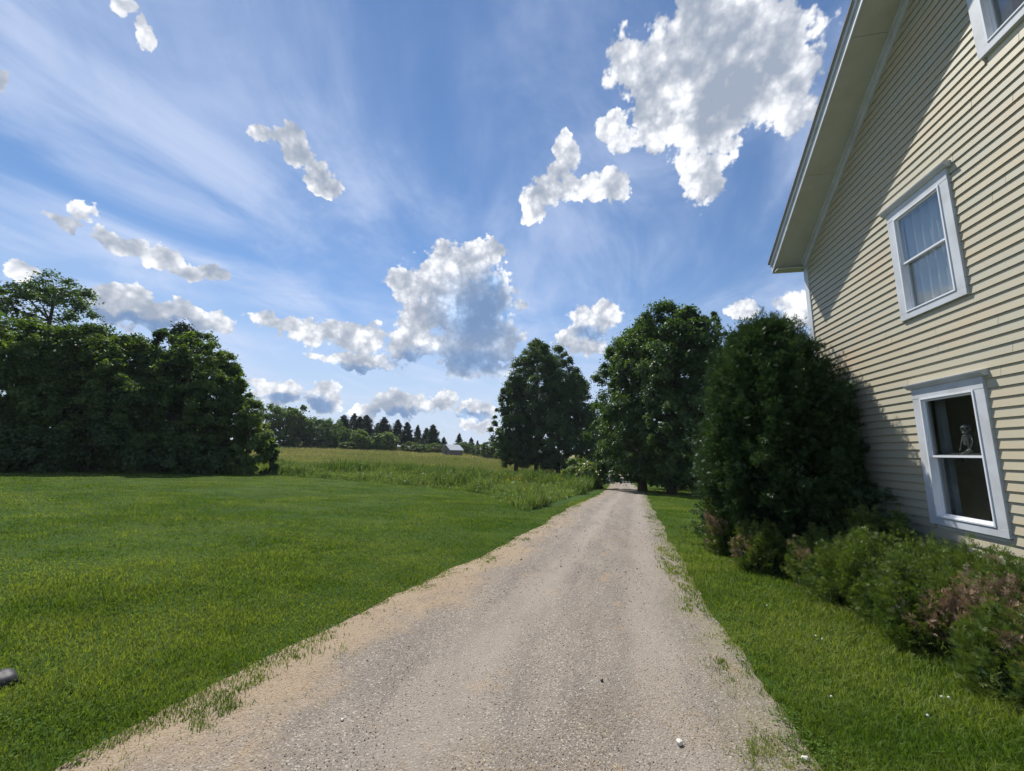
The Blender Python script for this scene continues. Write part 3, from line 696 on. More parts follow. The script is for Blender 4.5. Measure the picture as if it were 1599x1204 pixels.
# --- big maples right of the road
GB = 'old maples right of the drive'
bm = [(1046, 476, 31, 4.3, 'tallest old maple right of the drive', .9), (1002, 508, 33, 3.9, 'old maple whose limbs overhang the right side of the drive', 1.),
      (1086, 480, 29.5, 3.0, 'old maple beside the evergreen with trunk in deep shade', 1.), (1126, 486, 44, 3.0, 'open-topped maple seen between the old maples and the evergreen', .5)]
for i, (px, top, r, w, lab, dn) in enumerate(bm):
    tree(at_px(px, r), height(px, top, r), .8 if i < 3 else 1.5, w, w, 'dome' if i < 3 else 'broad', 330 if i < 3 else 200, int((66000 if i < 2 else 46000) * dn), .195, 160 + i, 'maple', lab, group=GB, name='maple_tree', tr=.30, clump=.115 if i < 3 else .10, nb=46, inner=.2)
for i, (px, r, h, w, lab) in enumerate([(1112, 38, 4.5, 2.6, 'dark shrubby tree added to bring shade behind the old maple trunks'), (1062, 39, 3.6, 2.6, 'low shrubby tree added to bring shade behind the maples'), (1165, 40, 5.0, 2.8, 'shrubby tree hidden behind the evergreen')]):  # first two: shrubs added to deepen the shade behind the trunks
    tree(at_px(px, r), h, .2, w, w, 'bush', 60, 9000, .28, 170 + i, 'maple', lab, 'shrub', name='shrub', tr=.08, clump=.2)
# --- trees closing the road
for i, (px, top, r, w, leaf, lab) in enumerate([
    (946, 640, 88, 4.2, 'grove', 'far tree beyond the bend of the drive'), (972, 668, 82, 3.0, 'maple2', 'light green tree at the right of the far bend of the drive'),
    (925, 655, 84, 3.2, 'maple', 'far dark tree left of the bend of the drive'), (965, 630, 100, 5.0, 'maple', 'tall dark tree far behind the bend of the drive'),
    (1000, 640, 92, 5.0, 'maple', 'dark tree far behind the overhanging maple')]):
    tree(at_px(px, r), height(px, top, r), .8, w, w, 'dome', 60, 9000, .42, 180 + i, leaf, lab, group='trees at the end of the drive', tr=.25, clump=.18)
for i, (px, r, h, w, leaf, lab) in enumerate([
    (922, 34, 1.9, 1.25, 'bushleaf', 'bright yellow-green bush at the left edge of the drive'), (905, 38, 2.4, 1.6, 'maple2', 'dark green bush behind the yellow-green roadside bush'),
    (935, 47, 2.4, 1.3, 'bushleaf', 'small leafy bush at the left where the drive narrows'), (994, 56, 2.2, 2.0, 'bushleaf', 'yellow-green leafy bush on the right bank of the drive'),
    (982, 68, 3.6, 1.6, 'maple2', 'young tree on the right bank near the bend'), (1012, 50, 1.5, 1.5, 'bushleaf', 'low pale bush right of the drive before the maples')]):
    tree(at_px(px, r), h, .02, w, w, 'bush', 34, 6000, .15 + .002 * r, 190 + i, leaf, lab, 'bush', 'bushes along the drive', 'roadside_bush', tr=.03, clump=.24)

# --- far tree line
def conifer(loc, H, R, seed, label=None, group=None, layers=22, nl=8000, lsize=.42):
    rng = np.random.default_rng(seed); root = empty('pine_tree', loc, label, 'pine tree', group)
    m = MB(); m.tube([(0, 0, -.3), (0, 0, H * .5), (0, 0, H)], [.26, .16, .02], 6); P = []; N = []
    z0 = H * .16
    for l in range(layers):
        t = l / (layers - 1); z = z0 + (H - z0) * t * .97 + rng.uniform(-.15, .15); rr = R * (1 - t) ** .75 * rng.uniform(.72, 1.1) + .25
        nb = int(6 + 3 * (1 - t))
        for b in range(nb):
            a = rng.uniform(0, 6.28); ln = rr * rng.uniform(.55, 1.15); d = np.array([math.cos(a), math.sin(a), rng.uniform(-.05, .22)])
            e = np.array([0, 0, z]) + d * ln; m.tube([(0, 0, z), e], [.05, .015], 3)
            k = max(4, int(nl / (layers * nb) * (.6 + 1.0 * (1 - t)))); s = rng.uniform(.2, 1, k) ** .7
            q = np.array([0, 0, z]) + d * ln * s[:, None] + rng.normal(0, 1, (k, 3)) * np.array([.16, .16, .13]) * (ln * .6 + .5)
            P.append(q); N.append(np.tile([0, 0, 1.], (k, 1)) + rng.normal(0, .3, (k, 3)))
    P = np.concatenate(P); N = np.concatenate(N); m.build('trunk', M_['bark'], root)
    V, F = leaf_quads(P, N, lsize, rng, .45); meshobj('crown', V, F, M_['pine'], root, rnd=np.repeat(rng.uniform(0, 1, len(P)), 2))
    return root
protoH = 12.0
pines = [(532, 648, 118, 2.4), (548, 646, 122, 2.2), (557, 650, 114, 2.2), (568, 648, 124, 2.6), (596, 652, 112, 2.8), (618, 655, 120, 2.0), (633, 659, 116, 2.2), (650, 664, 124, 1.8), (664, 668, 117, 2.0), (674, 663, 113, 2.4), (716, 677, 121, 2.1), (735, 683, 117, 1.9), (587, 660, 126, 2.2), (745, 688, 125, 2.0), (692, 682, 127, 2.0)]
words = ['leftmost pine of the far row behind the hayfield', 'second pine from the left in the far row', 'third pine from the left in the far row, slightly shorter', 'broad-topped pine in the left clump of the far row', 'broad dark pine standing in front in the middle of the far row', 'thin pine just right of the broad middle pine', 'pine with a gap of sky on its left in the far row', 'thin pine right of the sky gap in the far row', 'pine left of the pointed pine above the white-roofed shed', 'pointed dark pine just left of the white-roofed shed', 'pine rising right behind the white-roofed shed', 'small pine between the shed and the roadside maples', 'pine half hidden between the left clump and the broad middle pine', 'last small pine before the roadside maples', 'low pine directly behind the white-roofed shed']
protos = []
for i, (px, top, r, w) in enumerate(pines):
    loc = at_px(px, r); H = height(px, top, r)
    if i < 3: protos.append(conifer(loc, H, w * 1.35, 200 + i, words[i], 'pines beyond the hayfield')); protos[-1]['h'] = H; protos[-1]['w'] = w
    else:
        q = protos[i % 3]; s = H / q['h']; copy_thing(q, loc, i * 1.9, (s * w / q['w'], s * w / q['w'], s), words[i])
for q in protos: del q['h']; del q['w']
for o in bpy.data.objects:
    for k in ('h', 'w'):
        if k in o: del o[k]
far = [(418, 632, 100, 4.2, 'grove'), (440, 636, 104, 4.5, 'maple'), (462, 634, 101, 3.4, 'grove'), (478, 650, 106, 4.2, 'grove'), (498, 655, 102, 4.0, 'maple'), (516, 654, 112, 3.4, 'grove'), (535, 668, 104, 3.2, 'grove'),
       (560, 672, 102, 3.0, 'maple2'), (575, 680, 104, 2.8, 'grove'), (600, 676, 103, 3.0, 'maple2'), (640, 690, 103, 2.6, 'grove'), (657, 694, 101, 2.4, 'grove'), (678, 692, 106, 3.0, 'grove'), (697, 700, 110, 3.0, 'maple'), (727, 690, 112, 3.4, 'grove'), (752, 694, 105, 3.2, 'maple'), (768, 688, 100, 3.0, 'grove'), (785, 686, 108, 3.6, 'maple'), (545, 690, 99, 2.4, 'grove'), (620, 700, 106, 2.4, 'maple')]
fw = ['first rounded tree of the far wood beside the grove', 'dark rounded tree at the left end of the far wood', 'highest pale-topped tree at the left of the far wood', 'sloping-topped tree left of centre in the left part of the far wood', 'dark tree where the far wood steps down', 'small round-headed tree left of the first pines', 'rounded tree in front of the leftmost pines', 'light green tree in front of the pine clump', 'small round tree between the pine clump and broad pine', 'light green tree before the broad middle pine', 'low rounded tree in front of the pine right of the sky gap', 'low bushy tree left of the pointed pine', 'rounded tree touching the left side of the shed', 'dark low tree behind the shed gable', 'rounded tree just right of the shed', 'dark tree halfway between shed and roadside maples', 'tree partly hidden by the left roadside maple', 'far tree hidden behind the roadside maples', 'low green tree at the foot of the leftmost pines', 'low tree under the gap of sky between the pines']
fp = []
for i, (px, top, r, w, leaf) in enumerate(far):
    loc = at_px(px, r); H = height(px, top, r)
    if i < 4 or leaf == 'maple2' and not any(f[2] == 'maple2' for f in fp):
        fp.append((tree(loc, H, .2, w, w, 'dome', 70, 6500, .46, 230 + i, leaf, fw[i], group='rounded trees of the far wood', tr=.2, clump=.17), H, leaf, w))
    else:
        q = [f for f in fp if f[2] == leaf]; q = q[i % len(q)]; s = H / q[1]; k = w / q[3]; copy_thing(q[0], loc, i * 2.3, (k, k, s), fw[i])

# ------------------------------------------------------------------ shrubs by the house
def sprays(P, dirn, size, rng, nt=4, wid=.22, spread=.9):
    """flat fans of narrow blades: nt thin triangles per spray"""
    n = len(P); d = unit(dirn); side = unit(np.cross(d, rng.normal(0, 1, (n, 3)))); s = size * rng.uniform(.6, 1.35, n)
    Vs = []
    for j in range(nt):
        a = (j / (nt - 1) - .5) * 2 * spread if nt > 1 else 0; a = a + rng.normal(0, .15, n)
        q = d * np.cos(a)[:, None] + side * np.sin(a)[:, None]; nn = np.cross(q, np.cross(d, side)); nn = unit(nn)
        L = (s * (1 - .35 * np.abs(a)))[:, None]; base = P + d * (s * .12 * j)[:, None] * .5
        Vs += [base - nn * L * wid * .35, base + q * L * .55 + nn * L * wid * .5, base + q * L]
    V = np.stack(Vs, 1).reshape(-1, 3); return V, np.arange(len(V)).reshape(-1, 3)

def arborvitae():
    rng = np.random.default_rng(300); x0, y0 = 3.03, 7.78; H = 4.15
    root = empty('arborvitae_shrub', (x0, y0, gz1(x0, y0)), 'huge dark evergreen shrub rising beside the corner of the cream house', 'evergreen shrub')
    K = 1500; n = 150000                      # plumes, each a tuft of sprays reaching out and up
    t = np.linspace(.015, .99, K) + rng.normal(0, .01, K); t = np.clip(t, .01, .995) ** .9; a = rng.uniform(0, 2 * np.pi, K)
    prof = np.interp(t, [0, .08, .25, .5, .68, .82, .93, 1], [.86, .95, 1.04, .99, .82, .58, .34, .08])
    lump = 1 + .07 * np.sin(3 * a + 5 * t) + .05 * np.sin(7 * a - 9 * t + 1) + .03 * np.sin(11 * a + 31 * t)
    lump = lump + .06 * (np.sin(2 * a + 3.1 + 4 * t) + np.sin(4.3 * t * 3 + a)); rr = np.maximum(prof * 1.01 * lump + rng.normal(0, .065, K), .02)
    A = np.stack([rr * np.cos(a) * .93, rr * np.sin(a) * 1.14, .05 + t * (H - .3)], -1)
    D = unit(np.stack([np.cos(a), np.sin(a), .12 + 1.6 * t ** 3], -1) + rng.normal(0, .22, (K, 3)))
    ln = rng.uniform(.10, .30, K) * np.where(rng.uniform(0, 1, K) < .14, 1.9, 1); wd = rng.uniform(.05, .10, K); k = rng.integers(0, K, n)
    q = rng.uniform(-.9, 1, n); P = A[k] + D[k] * (q * ln[k])[:, None] + rng.normal(0, 1, (n, 3)) * (wd[k] * (1.05 - .6 * np.clip(q, 0, 1)))[:, None]
    P[:, 2] = np.maximum(P[:, 2], .02)
    out = D[k] + rng.normal(0, .45, (n, 3)) + np.array([0, 0, -.10]); V, F = sprays(P, out, .075, rng, 4, .24, .8)
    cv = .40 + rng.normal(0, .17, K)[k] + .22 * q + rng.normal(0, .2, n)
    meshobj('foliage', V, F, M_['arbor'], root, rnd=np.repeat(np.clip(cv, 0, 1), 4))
    # feathery leaders at the top
    m = MB()
    for k in range(16):
        an = rng.uniform(0, 6.28); r = rng.uniform(0, .35); zt = H * rng.uniform(.9, 1.03)
        m.tube([(0, 0, -.1), (r * .5 * math.cos(an), r * .5 * math.sin(an), H * .5), (r * math.cos(an), r * math.sin(an), zt)], [.035, .02, .004], 4)
    for k in range(130):
        an = rng.uniform(0, 6.28); z = rng.uniform(.2, H * .85); L = np.interp(z / H, [0, .5, 1], [.85, .9, .2]); m.tube([(0, 0, z * .9), (L * math.cos(an), L * math.sin(an), z + .15)], [.014, .004], 3)
    m.build('stems', M_['bark'], root)
    # dense inner twigs that stop light passing straight through
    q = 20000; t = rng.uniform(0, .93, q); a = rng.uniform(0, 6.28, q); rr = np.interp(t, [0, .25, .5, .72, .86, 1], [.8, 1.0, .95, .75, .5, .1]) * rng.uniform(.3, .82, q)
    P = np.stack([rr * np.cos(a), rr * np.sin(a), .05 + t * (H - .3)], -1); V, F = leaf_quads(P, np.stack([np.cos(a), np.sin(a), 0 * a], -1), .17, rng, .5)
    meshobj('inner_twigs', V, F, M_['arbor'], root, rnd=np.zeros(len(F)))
arborvitae()

def yew(x0, y0, rx, ry, H, n, seed, label, brown=None, size=.043, leaf='yew', group='foundation evergreens along the house', rz=0):
    rng = np.random.default_rng(seed); root = empty('evergreen_bush', (x0, y0, gz1(x0, y0)), label, 'evergreen bush', group)
    n = int(n * 1.35)
    def pts(n, lo=0., hi=.22):
        t = rng.uniform(0, 1, n); a = rng.uniform(0, 2 * np.pi, n); el = np.arcsin(t ** .8)
        lump = 1 + .12 * np.sin(3 * a + seed) * np.cos(2 * el) + .10 * np.sin(5 * a + 3 * el + seed) + .08 * np.sin(11 * a - 7 * el) + .05 * np.sin(23 * a + 17 * el)
        dpt = lo + (hi - lo) * rng.uniform(0, 1, n) ** 1.6; R = lump - dpt
        P = np.stack([rx * R * np.cos(el * .93) * np.cos(a), ry * R * np.cos(el * .93) * np.sin(a), .03 + H * np.clip(R * np.sin(el), 0, 2)], -1)
        O = np.stack([np.cos(el) * np.cos(a), np.cos(el) * np.sin(a), np.sin(el) + .25], -1); return P, O, a, el, dpt
    K = int(n / 42); A, OA, aa, ee, dd_ = pts(K, 0, .12); k = rng.integers(0, K, n)
    D0 = unit(OA + rng.normal(0, .3, (K, 3)) + np.array([0, 0, .5])); ln = rng.uniform(.05, .15, K); q = rng.uniform(-1, 1, n)
    P = A[k] + D0[k] * (q * ln[k])[:, None] + rng.normal(0, 1, (n, 3)) * (.030 * (1.1 - .6 * np.clip(q, 0, 1)))[:, None]; P[:, 2] = np.maximum(P[:, 2], .01)
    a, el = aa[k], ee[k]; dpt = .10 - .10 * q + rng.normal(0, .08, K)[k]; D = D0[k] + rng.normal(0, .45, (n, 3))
    isb = np.zeros(n, bool)
    if brown:
        for (ba, be, bs) in brown:
            dd = np.hypot((a - ba + np.pi) % (2 * np.pi) - np.pi, (el - be) * 1.3); isb |= dd + .75 * (sn(P[:, 0] + x0, P[:, 1] + P[:, 2] * 1.3, 13, seed) - .5) + rng.normal(0, .13, n) < bs
    for nm, m, mt in (('foliage', ~isb, leaf), ('dead_foliage', isb, 'brown')):
        if m.sum() < 10: continue
        V, F = sprays(P[m], D[m], size, rng, 6, .20, 1.15)
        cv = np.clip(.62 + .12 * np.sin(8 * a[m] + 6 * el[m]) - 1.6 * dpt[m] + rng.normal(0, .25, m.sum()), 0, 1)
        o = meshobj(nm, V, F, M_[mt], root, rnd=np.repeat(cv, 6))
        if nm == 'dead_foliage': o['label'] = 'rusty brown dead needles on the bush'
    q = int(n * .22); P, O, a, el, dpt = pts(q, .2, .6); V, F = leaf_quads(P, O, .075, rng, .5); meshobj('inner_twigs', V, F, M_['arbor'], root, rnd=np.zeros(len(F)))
    m = MB()
    for k in range(26):
        an = rng.uniform(0, 6.28); e = rng.uniform(.2, 1.4); m.tube([(rng.normal(0, .05), rng.normal(0, .05), -.05), (rx * .45 * math.cos(an) * math.cos(e), ry * .45 * math.sin(an) * math.cos(e), H * .35), (rx * .88 * math.cos(an) * math.cos(e), ry * .88 * math.sin(an) * math.cos(e), H * .88 * math.sin(e))], [.016, .010, .003], 4)
    m.build('stems', M_['bark'], root)
    return root
W = math.pi
yew(2.30, 7.80, .42, .45, .92, 12000, 310, 'pale olive evergreen bush at the left foot of the huge evergreen', [(3.5, .5, .3)], .05, 'yew')
yew(2.44, 6.72, .40, .42, .50, 12000, 311, 'small evergreen bush with a brown left side, leftmost in the low row', [(3.5, .55, .34)])
yew(2.98, 5.95, .46, .50, .52, 14000, 312, 'low evergreen bush with a brown hollow in its front', [(3.9, .2, .40), (3.3, .6, .2)])
yew(3.42, 6.05, .46, .54, .78, 13000, 313, 'bright green evergreen bush peaking against the siding left of the lower window')
yew(3.08, 5.25, .62, .62, .60, 20000, 314, 'wide green evergreen bush in the middle of the row')
yew(3.50, 5.35, .42, .60, .56, 12000, 319, 'green evergreen bush against the siding below the left side of the window')
yew(3.46, 4.60, .48, .52, .62, 14000, 315, 'tall green evergreen bush under the right side of the lower window')
yew(2.98, 4.50, .48, .48, .54, 16000, 316, 'evergreen bush with rusty brown patch facing the grass', [(4.5, .55, .42)])
yew(3.34, 3.95, .52, .48, .62, 16000, 317, 'evergreen bush with a dead brown crown at the right edge of the photo', [(3.9, .75, .50), (3.1, .9, .35), (4.6, 1.1, .3)])
yew(3.00, 3.62, .42, .38, .40, 12000, 318, 'lowest evergreen bush at the lower right edge of the photo', [(3.4, .9, .22)])

# ------------------------------------------------------------------ house
XW = 3.95; YC = 8.04; YR = 3.92; YN = YR - (YC - YR); SL = .715
C0 = 5.18 + SL * 7.94                    # z + SL*y along the lower edge of the rake frieze
def wall_top(y): return C0 - SL * y if y >= YR else C0 - SL * (2 * YR - y)
house = empty('farmhouse', (8, YR, 0), 'two-storey cream clapboard house with white trim at the right of the drive', 'house')
def hb(m, name, mat, par=house, **k):
    o = m.build(name, mat, par, **k)
    if par is house: o.matrix_parent_inverse = house.matrix_basis.inverted() if False else Matrix.Translation((-8, -YR, 0))
    return o
WIN = [(4.92, 5.87, .86, 2.44), (4.92, 5.87, 3.36, 4.83), (3.42, 4.37, 5.66, 7.05)]
def siding():
    m = MB(); e = .1016; z = .10; rng = np.random.default_rng(5); i = 0
    while z < 8.4:
        z1 = z + e; zm = z + e * .5
        yhi = min(YC - .02, (C0 + .04 - zm) / SL) ; ylo = 2 * YR - yhi if zm > C0 - SL * YC else YN + .02
        if yhi - ylo < .2: break
        segs = [(ylo, yhi)]
        for (a, b, c, d) in WIN:
            if z1 > c + .02 and z < d - .02:
                ns = []
                for (s, t) in segs:
                    if b - .03 <= s or a + .03 >= t: ns.append((s, t)); continue
                    if s < a + .03: ns.append((s, a + .03))
                    if t > b - .03: ns.append((b - .03, t))
                segs = ns
        for (s, t) in segs:
            # break long runs into boards with slightly different seating
            cuts = [s]; 
            while t - cuts[-1] > 2.6: cuts.append(cuts[-1] + rng.uniform(1.1, 2.5))
            cuts.append(t)
            for a, b in zip(cuts[:-1], cuts[1:]):
                j = rng.normal(0, .0009, 4)
                P = [(XW - .0190 - abs(j[0]), z + j[2] * .8), (XW - .003, z1 + .006), (XW + .012, z1 + .006), (XW + .012, z + j[2] * .8)]
                m.prism_y(P, a + .002, b - .002)
        z = z1; i += 1
    return m
hb(siding(), 'siding', M_['siding'])
def rake_pts(y): return wall_top(y)
# sheathing behind the siding, with openings, and the other three walls
m = MB()
ys_ = sorted({YN, YC, YR, *[v for w in WIN for v in w[:2]]})
for a, b in zip(ys_[:-1], ys_[1:]):
    holes = sorted([(w[2], w[3]) for w in WIN if w[0] <= a + 1e-6 and w[1] >= b - 1e-6]); z = -.9
    for (c, d) in holes: m.prism([(a, z), (b, z), (b, c + .04), (a, c + .04)], XW + .013, XW + .14); z = d - .04
    m.prism([(a, z), (b, z), (b, wall_top(b) + .1), (a, wall_top(a) + .1)], XW + .013, XW + .14)
hb(m, 'sheathing', M_['room'])
m = MB(); XE = 14.5
def wall_far(m):                         # wall facing up the drive, two unseen openings added to let sunlight into the rooms
    for (z0, z1, hole) in ((-1.2, .9, 0), (.9, 2.4, 1), (2.4, 3.4, 0), (3.4, 4.8, 1), (4.8, wall_top(YC) + .05, 0)):
        if hole: m.box(XW + .14, 4.35, YC - .16, YC, z0, z1); m.box(5.15, XE, YC - .16, YC, z0, z1)
        else: m.box(XW + .14, XE, YC - .16, YC, z0, z1)
wall_far(m)
m.box(XW + .14, XE, YN, YN + .16, -.9, wall_top(YN) + .05)
m.prism([(YN, -.9), (YC, -.9), (YC, wall_top(YC)), (YR, wall_top(YR)), (YN, wall_top(YN))], XE, XE + .14)
hb(m, 'wall', M_['siding'])
m = MB(); m.box(XW - .004, XW + .15, YN + .02, YC - .02, -.9, .098); hb(m, 'foundation', paint('concrete', (.30, .29, .27), .9))
# corner boards, frieze, soffit, fascia, roof
m = MB(); m.box(XW - .030, XW + .012, YC - .105, YC + .022, -.9, wall_top(YC - .05) - .02); m.box(XW - .0299, XW + .10, YC, YC + .0225, -.9, wall_top(YC - .05) - .02)
hb(m, 'corner_board', M_['trim'], bevel=.003)
m = MB(); m.box(XW - .030, XW + .012, YN - .022, YN + .105, -.9, wall_top(YN + .05) - .02); hb(m, 'corner_board', M_['trim'])
OV = .52; FR = .16; YE = 8.17
def strip(y0, y1, lo, hi, x0, x1):         # band parallel to the far rake slope, lo/hi above the frieze's lower edge
    f = lambda y: C0 - SL * y
    return MB().prism([(y0, f(y0) + lo), (y1, f(y1) + lo), (y1, f(y1) + hi), (y0, f(y0) + hi)], x0, x1)
def strip2(y0, y1, lo, hi, x0, x1):        # mirror slope
    f = lambda y: C0 - SL * (2 * YR - y)
    return MB().prism([(y0, f(y0) + lo), (y1, f(y1) + lo), (y1, f(y1) + hi), (y0, f(y0) + hi)], x0, x1)
YB = 2 * YR - YE
for s_, a, b in ((strip, YR, YE), (strip2, YB, YR)):
    if s_ is strip:
        hb(s_(a, YC + .01, 0, FR, XW - .034, XW - .001), 'rake_frieze', M_['trim'], bevel=.003)
        hb(s_(a, YC + .01, FR - .045, FR - .002, XW - .062, XW - .034), 'rake_moulding', M_['trim'], bevel=.004)
    else: hb(s_(YN - .01, b, 0, FR, XW - .034, XW - .001), 'rake_frieze', M_['trim'])
    # soffit boards: three lengths with a visible joint between them
    n = 3; L = (b - a) / n; mm = MB()
    for k in range(n):
        q = s_(a + k * L + (.003 if k else 0), a + (k + 1) * L - .003, FR, FR + .02, XW - OV + .02, XW); mm.add(q.v, q.f)
    hb(mm, 'soffit', M_['soffit'])
    hb(s_(a, b, FR - .035, FR + .145, XW - OV, XW - OV + .0199), 'fascia', M_['trim'], bevel=.003)
    hb(s_(a, b + (.0 if s_ is strip else 0), FR + .085, FR + .16, XW - OV - .022, XW - OV - .0005), 'shingle_moulding', M_['trim'], bevel=.004)
    hb(s_(a, b, FR + .161, FR + .173, XW - OV - .040, XE + .3), 'drip_edge', M_['metal'])
    y2 = b + .03 if s_ is strip else b; y1 = a if s_ is strip else a - .03
    hb(s_(y1, y2, FR + .174, FR + .205, XW - OV - .05, XE + .3), 'roof', M_['roofing'])
# boxed eave end
ze = C0 - SL * YE + FR - .045
m = MB(); m.box(XW - OV + .0005, XW + .02, YE - .012, YE + .008, ze, ze + .19); m.box(XW + .0205, XE, YC + .0005, YE + .006, ze + .012, ze + .03); m.box(XW + .0205, XE, YE - .012, YE + .008, ze + .0305, ze + .17); hb(m, 'eave_board', M_['trim'])
m = MB(); m.box(XW - OV + .0205, XW - .0365, YC - .06, YE - .0125, ze + .0, ze + .02); hb(m, 'eave_soffit', M_['soffit'])
m = MB(); m.box(XW + .15, XE, YN + .16, YC - .16, .25, .3); m.box(XW + .15, XE, YN + .16, YC - .16, 2.75, 2.95); m.box(XW + .15, XE, YN + .16, YC - .16, 5.25, 5.35)
hb(m, 'floor', M_['room'])
m = MB(); m.box(XW + 1.7, XW + 1.8, YN + .16, YC - .16, .3, 2.75); m.box(XW + 1.7, XW + 1.8, YN + .16, YC - .16, 2.95, 5.25); hb(m, 'partition', M_['room'])

def window(y0, y1, z0, z1, curtain):
    ww = MB(); cs = .115; xo = XW - .040
    # casing: sides, head, bottom board
    ww.box(xo, XW + .012, y0, y0 + cs, z0 + .085, z1 - .10); ww.box(xo, XW + .012, y1 - cs, y1, z0 + .085, z1 - .10)
    ww.box(xo - .001, XW + .012, y0, y1, z0, z0 + .0845); ww.box(xo - .002, XW + .012, y0, y1, z1 - .0995, z1 + .025)
    win = ww.build('window', M_['trim'], house, bevel=.0025); win.matrix_parent_inverse = Matrix.Translation((-8, -YR, 0))
    hd = MB().prism_y([(XW + .01, z1 + .0255), (xo - .012, z1 + .0255), (xo - .050, z1 + .065), (xo - .056, z1 + .082), (XW + .01, z1 + .10)], y0 - .045, y1 + .045).build('head_cap', M_['trim'], win, bevel=.002)
    a, b, c, d = y0 + cs, y1 - cs, z0 + .085, z1 - .10
    fm = MB(); t = .020; xf = xo - .010
    fm.box(xf, XW + .05, a + .001, a + t, c + .001, d - .001); fm.box(xf, XW + .05, b - t, b - .001, c + .001, d - .001)
    fm.box(xf, XW + .05, a + t, b - t, c + .001, c + t); fm.box(xf, XW + .05, a + t, b - t, d - t, d - .001); fm.build('storm_frame', M_['storm'], win, bevel=.002)
    a += t; b -= t; c += t; d -= t; zm = (c + d) / 2 + .0
    def sash(x, lo, hi):
        s = MB(); q = .024; s.box(x, x + .032, a, a + q, lo, hi); s.box(x, x + .032, b - q, b, lo, hi); s.box(x, x + .032, a + q, b - q, lo, lo + q); s.box(x, x + .032, a + q, b - q, hi - q * .9, hi)
        o = s.build('sash', M_['storm'], win, bevel=.002)
        MB().box(x + .013, x + .016, a + q - .003, b - q + .003, lo + q - .003, hi - q * .9 + .003).build('pane', M_['glass'], win)
    sash(XW - .026, zm - .012, d); sash(XW + .010, c, zm + .020)
    il = MB(); il.box(XW + .141, XW + .20, a - .08, a, c - .05, d + .05); il.box(XW + .141, XW + .20, b, b + .08, c - .05, d + .05); il.box(XW + .068, XW + .24, a - .0, b + .0, c - .03, c - .002); il.build('inner_casing', M_['trim'], win)
    if curtain:
        ny, nz = 90, 12; Y = np.linspace(a - .03, b + .03, ny); Z = np.linspace(c - .02, d, nz); V = []
        for zz in Z:
            for yy in Y: V.append((XW + .075 + .020 * math.sin(yy * 47 + .4 * math.sin(zz * 3)) + .010 * math.sin(yy * 101 + 1), yy, zz))
        i = (np.arange(ny - 1)[None, :] + ny * np.arange(nz - 1)[:, None]).ravel()
        meshobj('curtain', V, np.stack([i, i + 1, i + 1 + ny, i + ny], -1), M_['curtain'], win, smooth=True)
    return a, b, c, d
for z0, z1 in ((.9, 2.4), (3.4, 4.8)):  # unseen windows, added so daylight brightens the rooms behind the gable wall
    q = MB(); q.box(4.22, 4.38, YC - .02, YC + .03, z0 - .08, z1 + .08); q.box(5.12, 5.28, YC - .02, YC + .03, z0 - .08, z1 + .08); q.box(4.38, 5.12, YC - .02, YC + .031, z0 - .08, z0 + .05); q.box(4.38, 5.12, YC - .02, YC + .031, z1 - .05, z1 + .08); q.box(4.38, 5.12, YC - .02, YC + .02, (z0 + z1) / 2 - .02, (z0 + z1) / 2 + .02)
    added_win = q.build('window', M_['trim'], house); added_win.matrix_parent_inverse = Matrix.Translation((-8, -YR, 0)); MB().box(4.37, 5.13, YC - .012, YC - .008, z0, z1).build('pane', M_['glass'], added_win)
A = window(*WIN[0], False); window(*WIN[1], True); window(*WIN[2], False)
# side curtain in the lower window
ny, nz = 30, 6; Y = np.linspace(A[1] + .0, A[1] + .09, ny); V = [(XW + .19 + .014 * math.sin(q * 60), q, zz) for zz in np.linspace(A[2], A[3], nz) for q in Y]
i = (np.arange(ny - 1)[None, :] + ny * np.arange(nz - 1)[:, None]).ravel()
o = meshobj('curtain', V, np.stack([i, i + 1, i + 1 + ny, i + ny], -1), M_['curtain'], house, smooth=True); o.matrix_parent_inverse = Matrix.Translation((-8, -YR, 0))

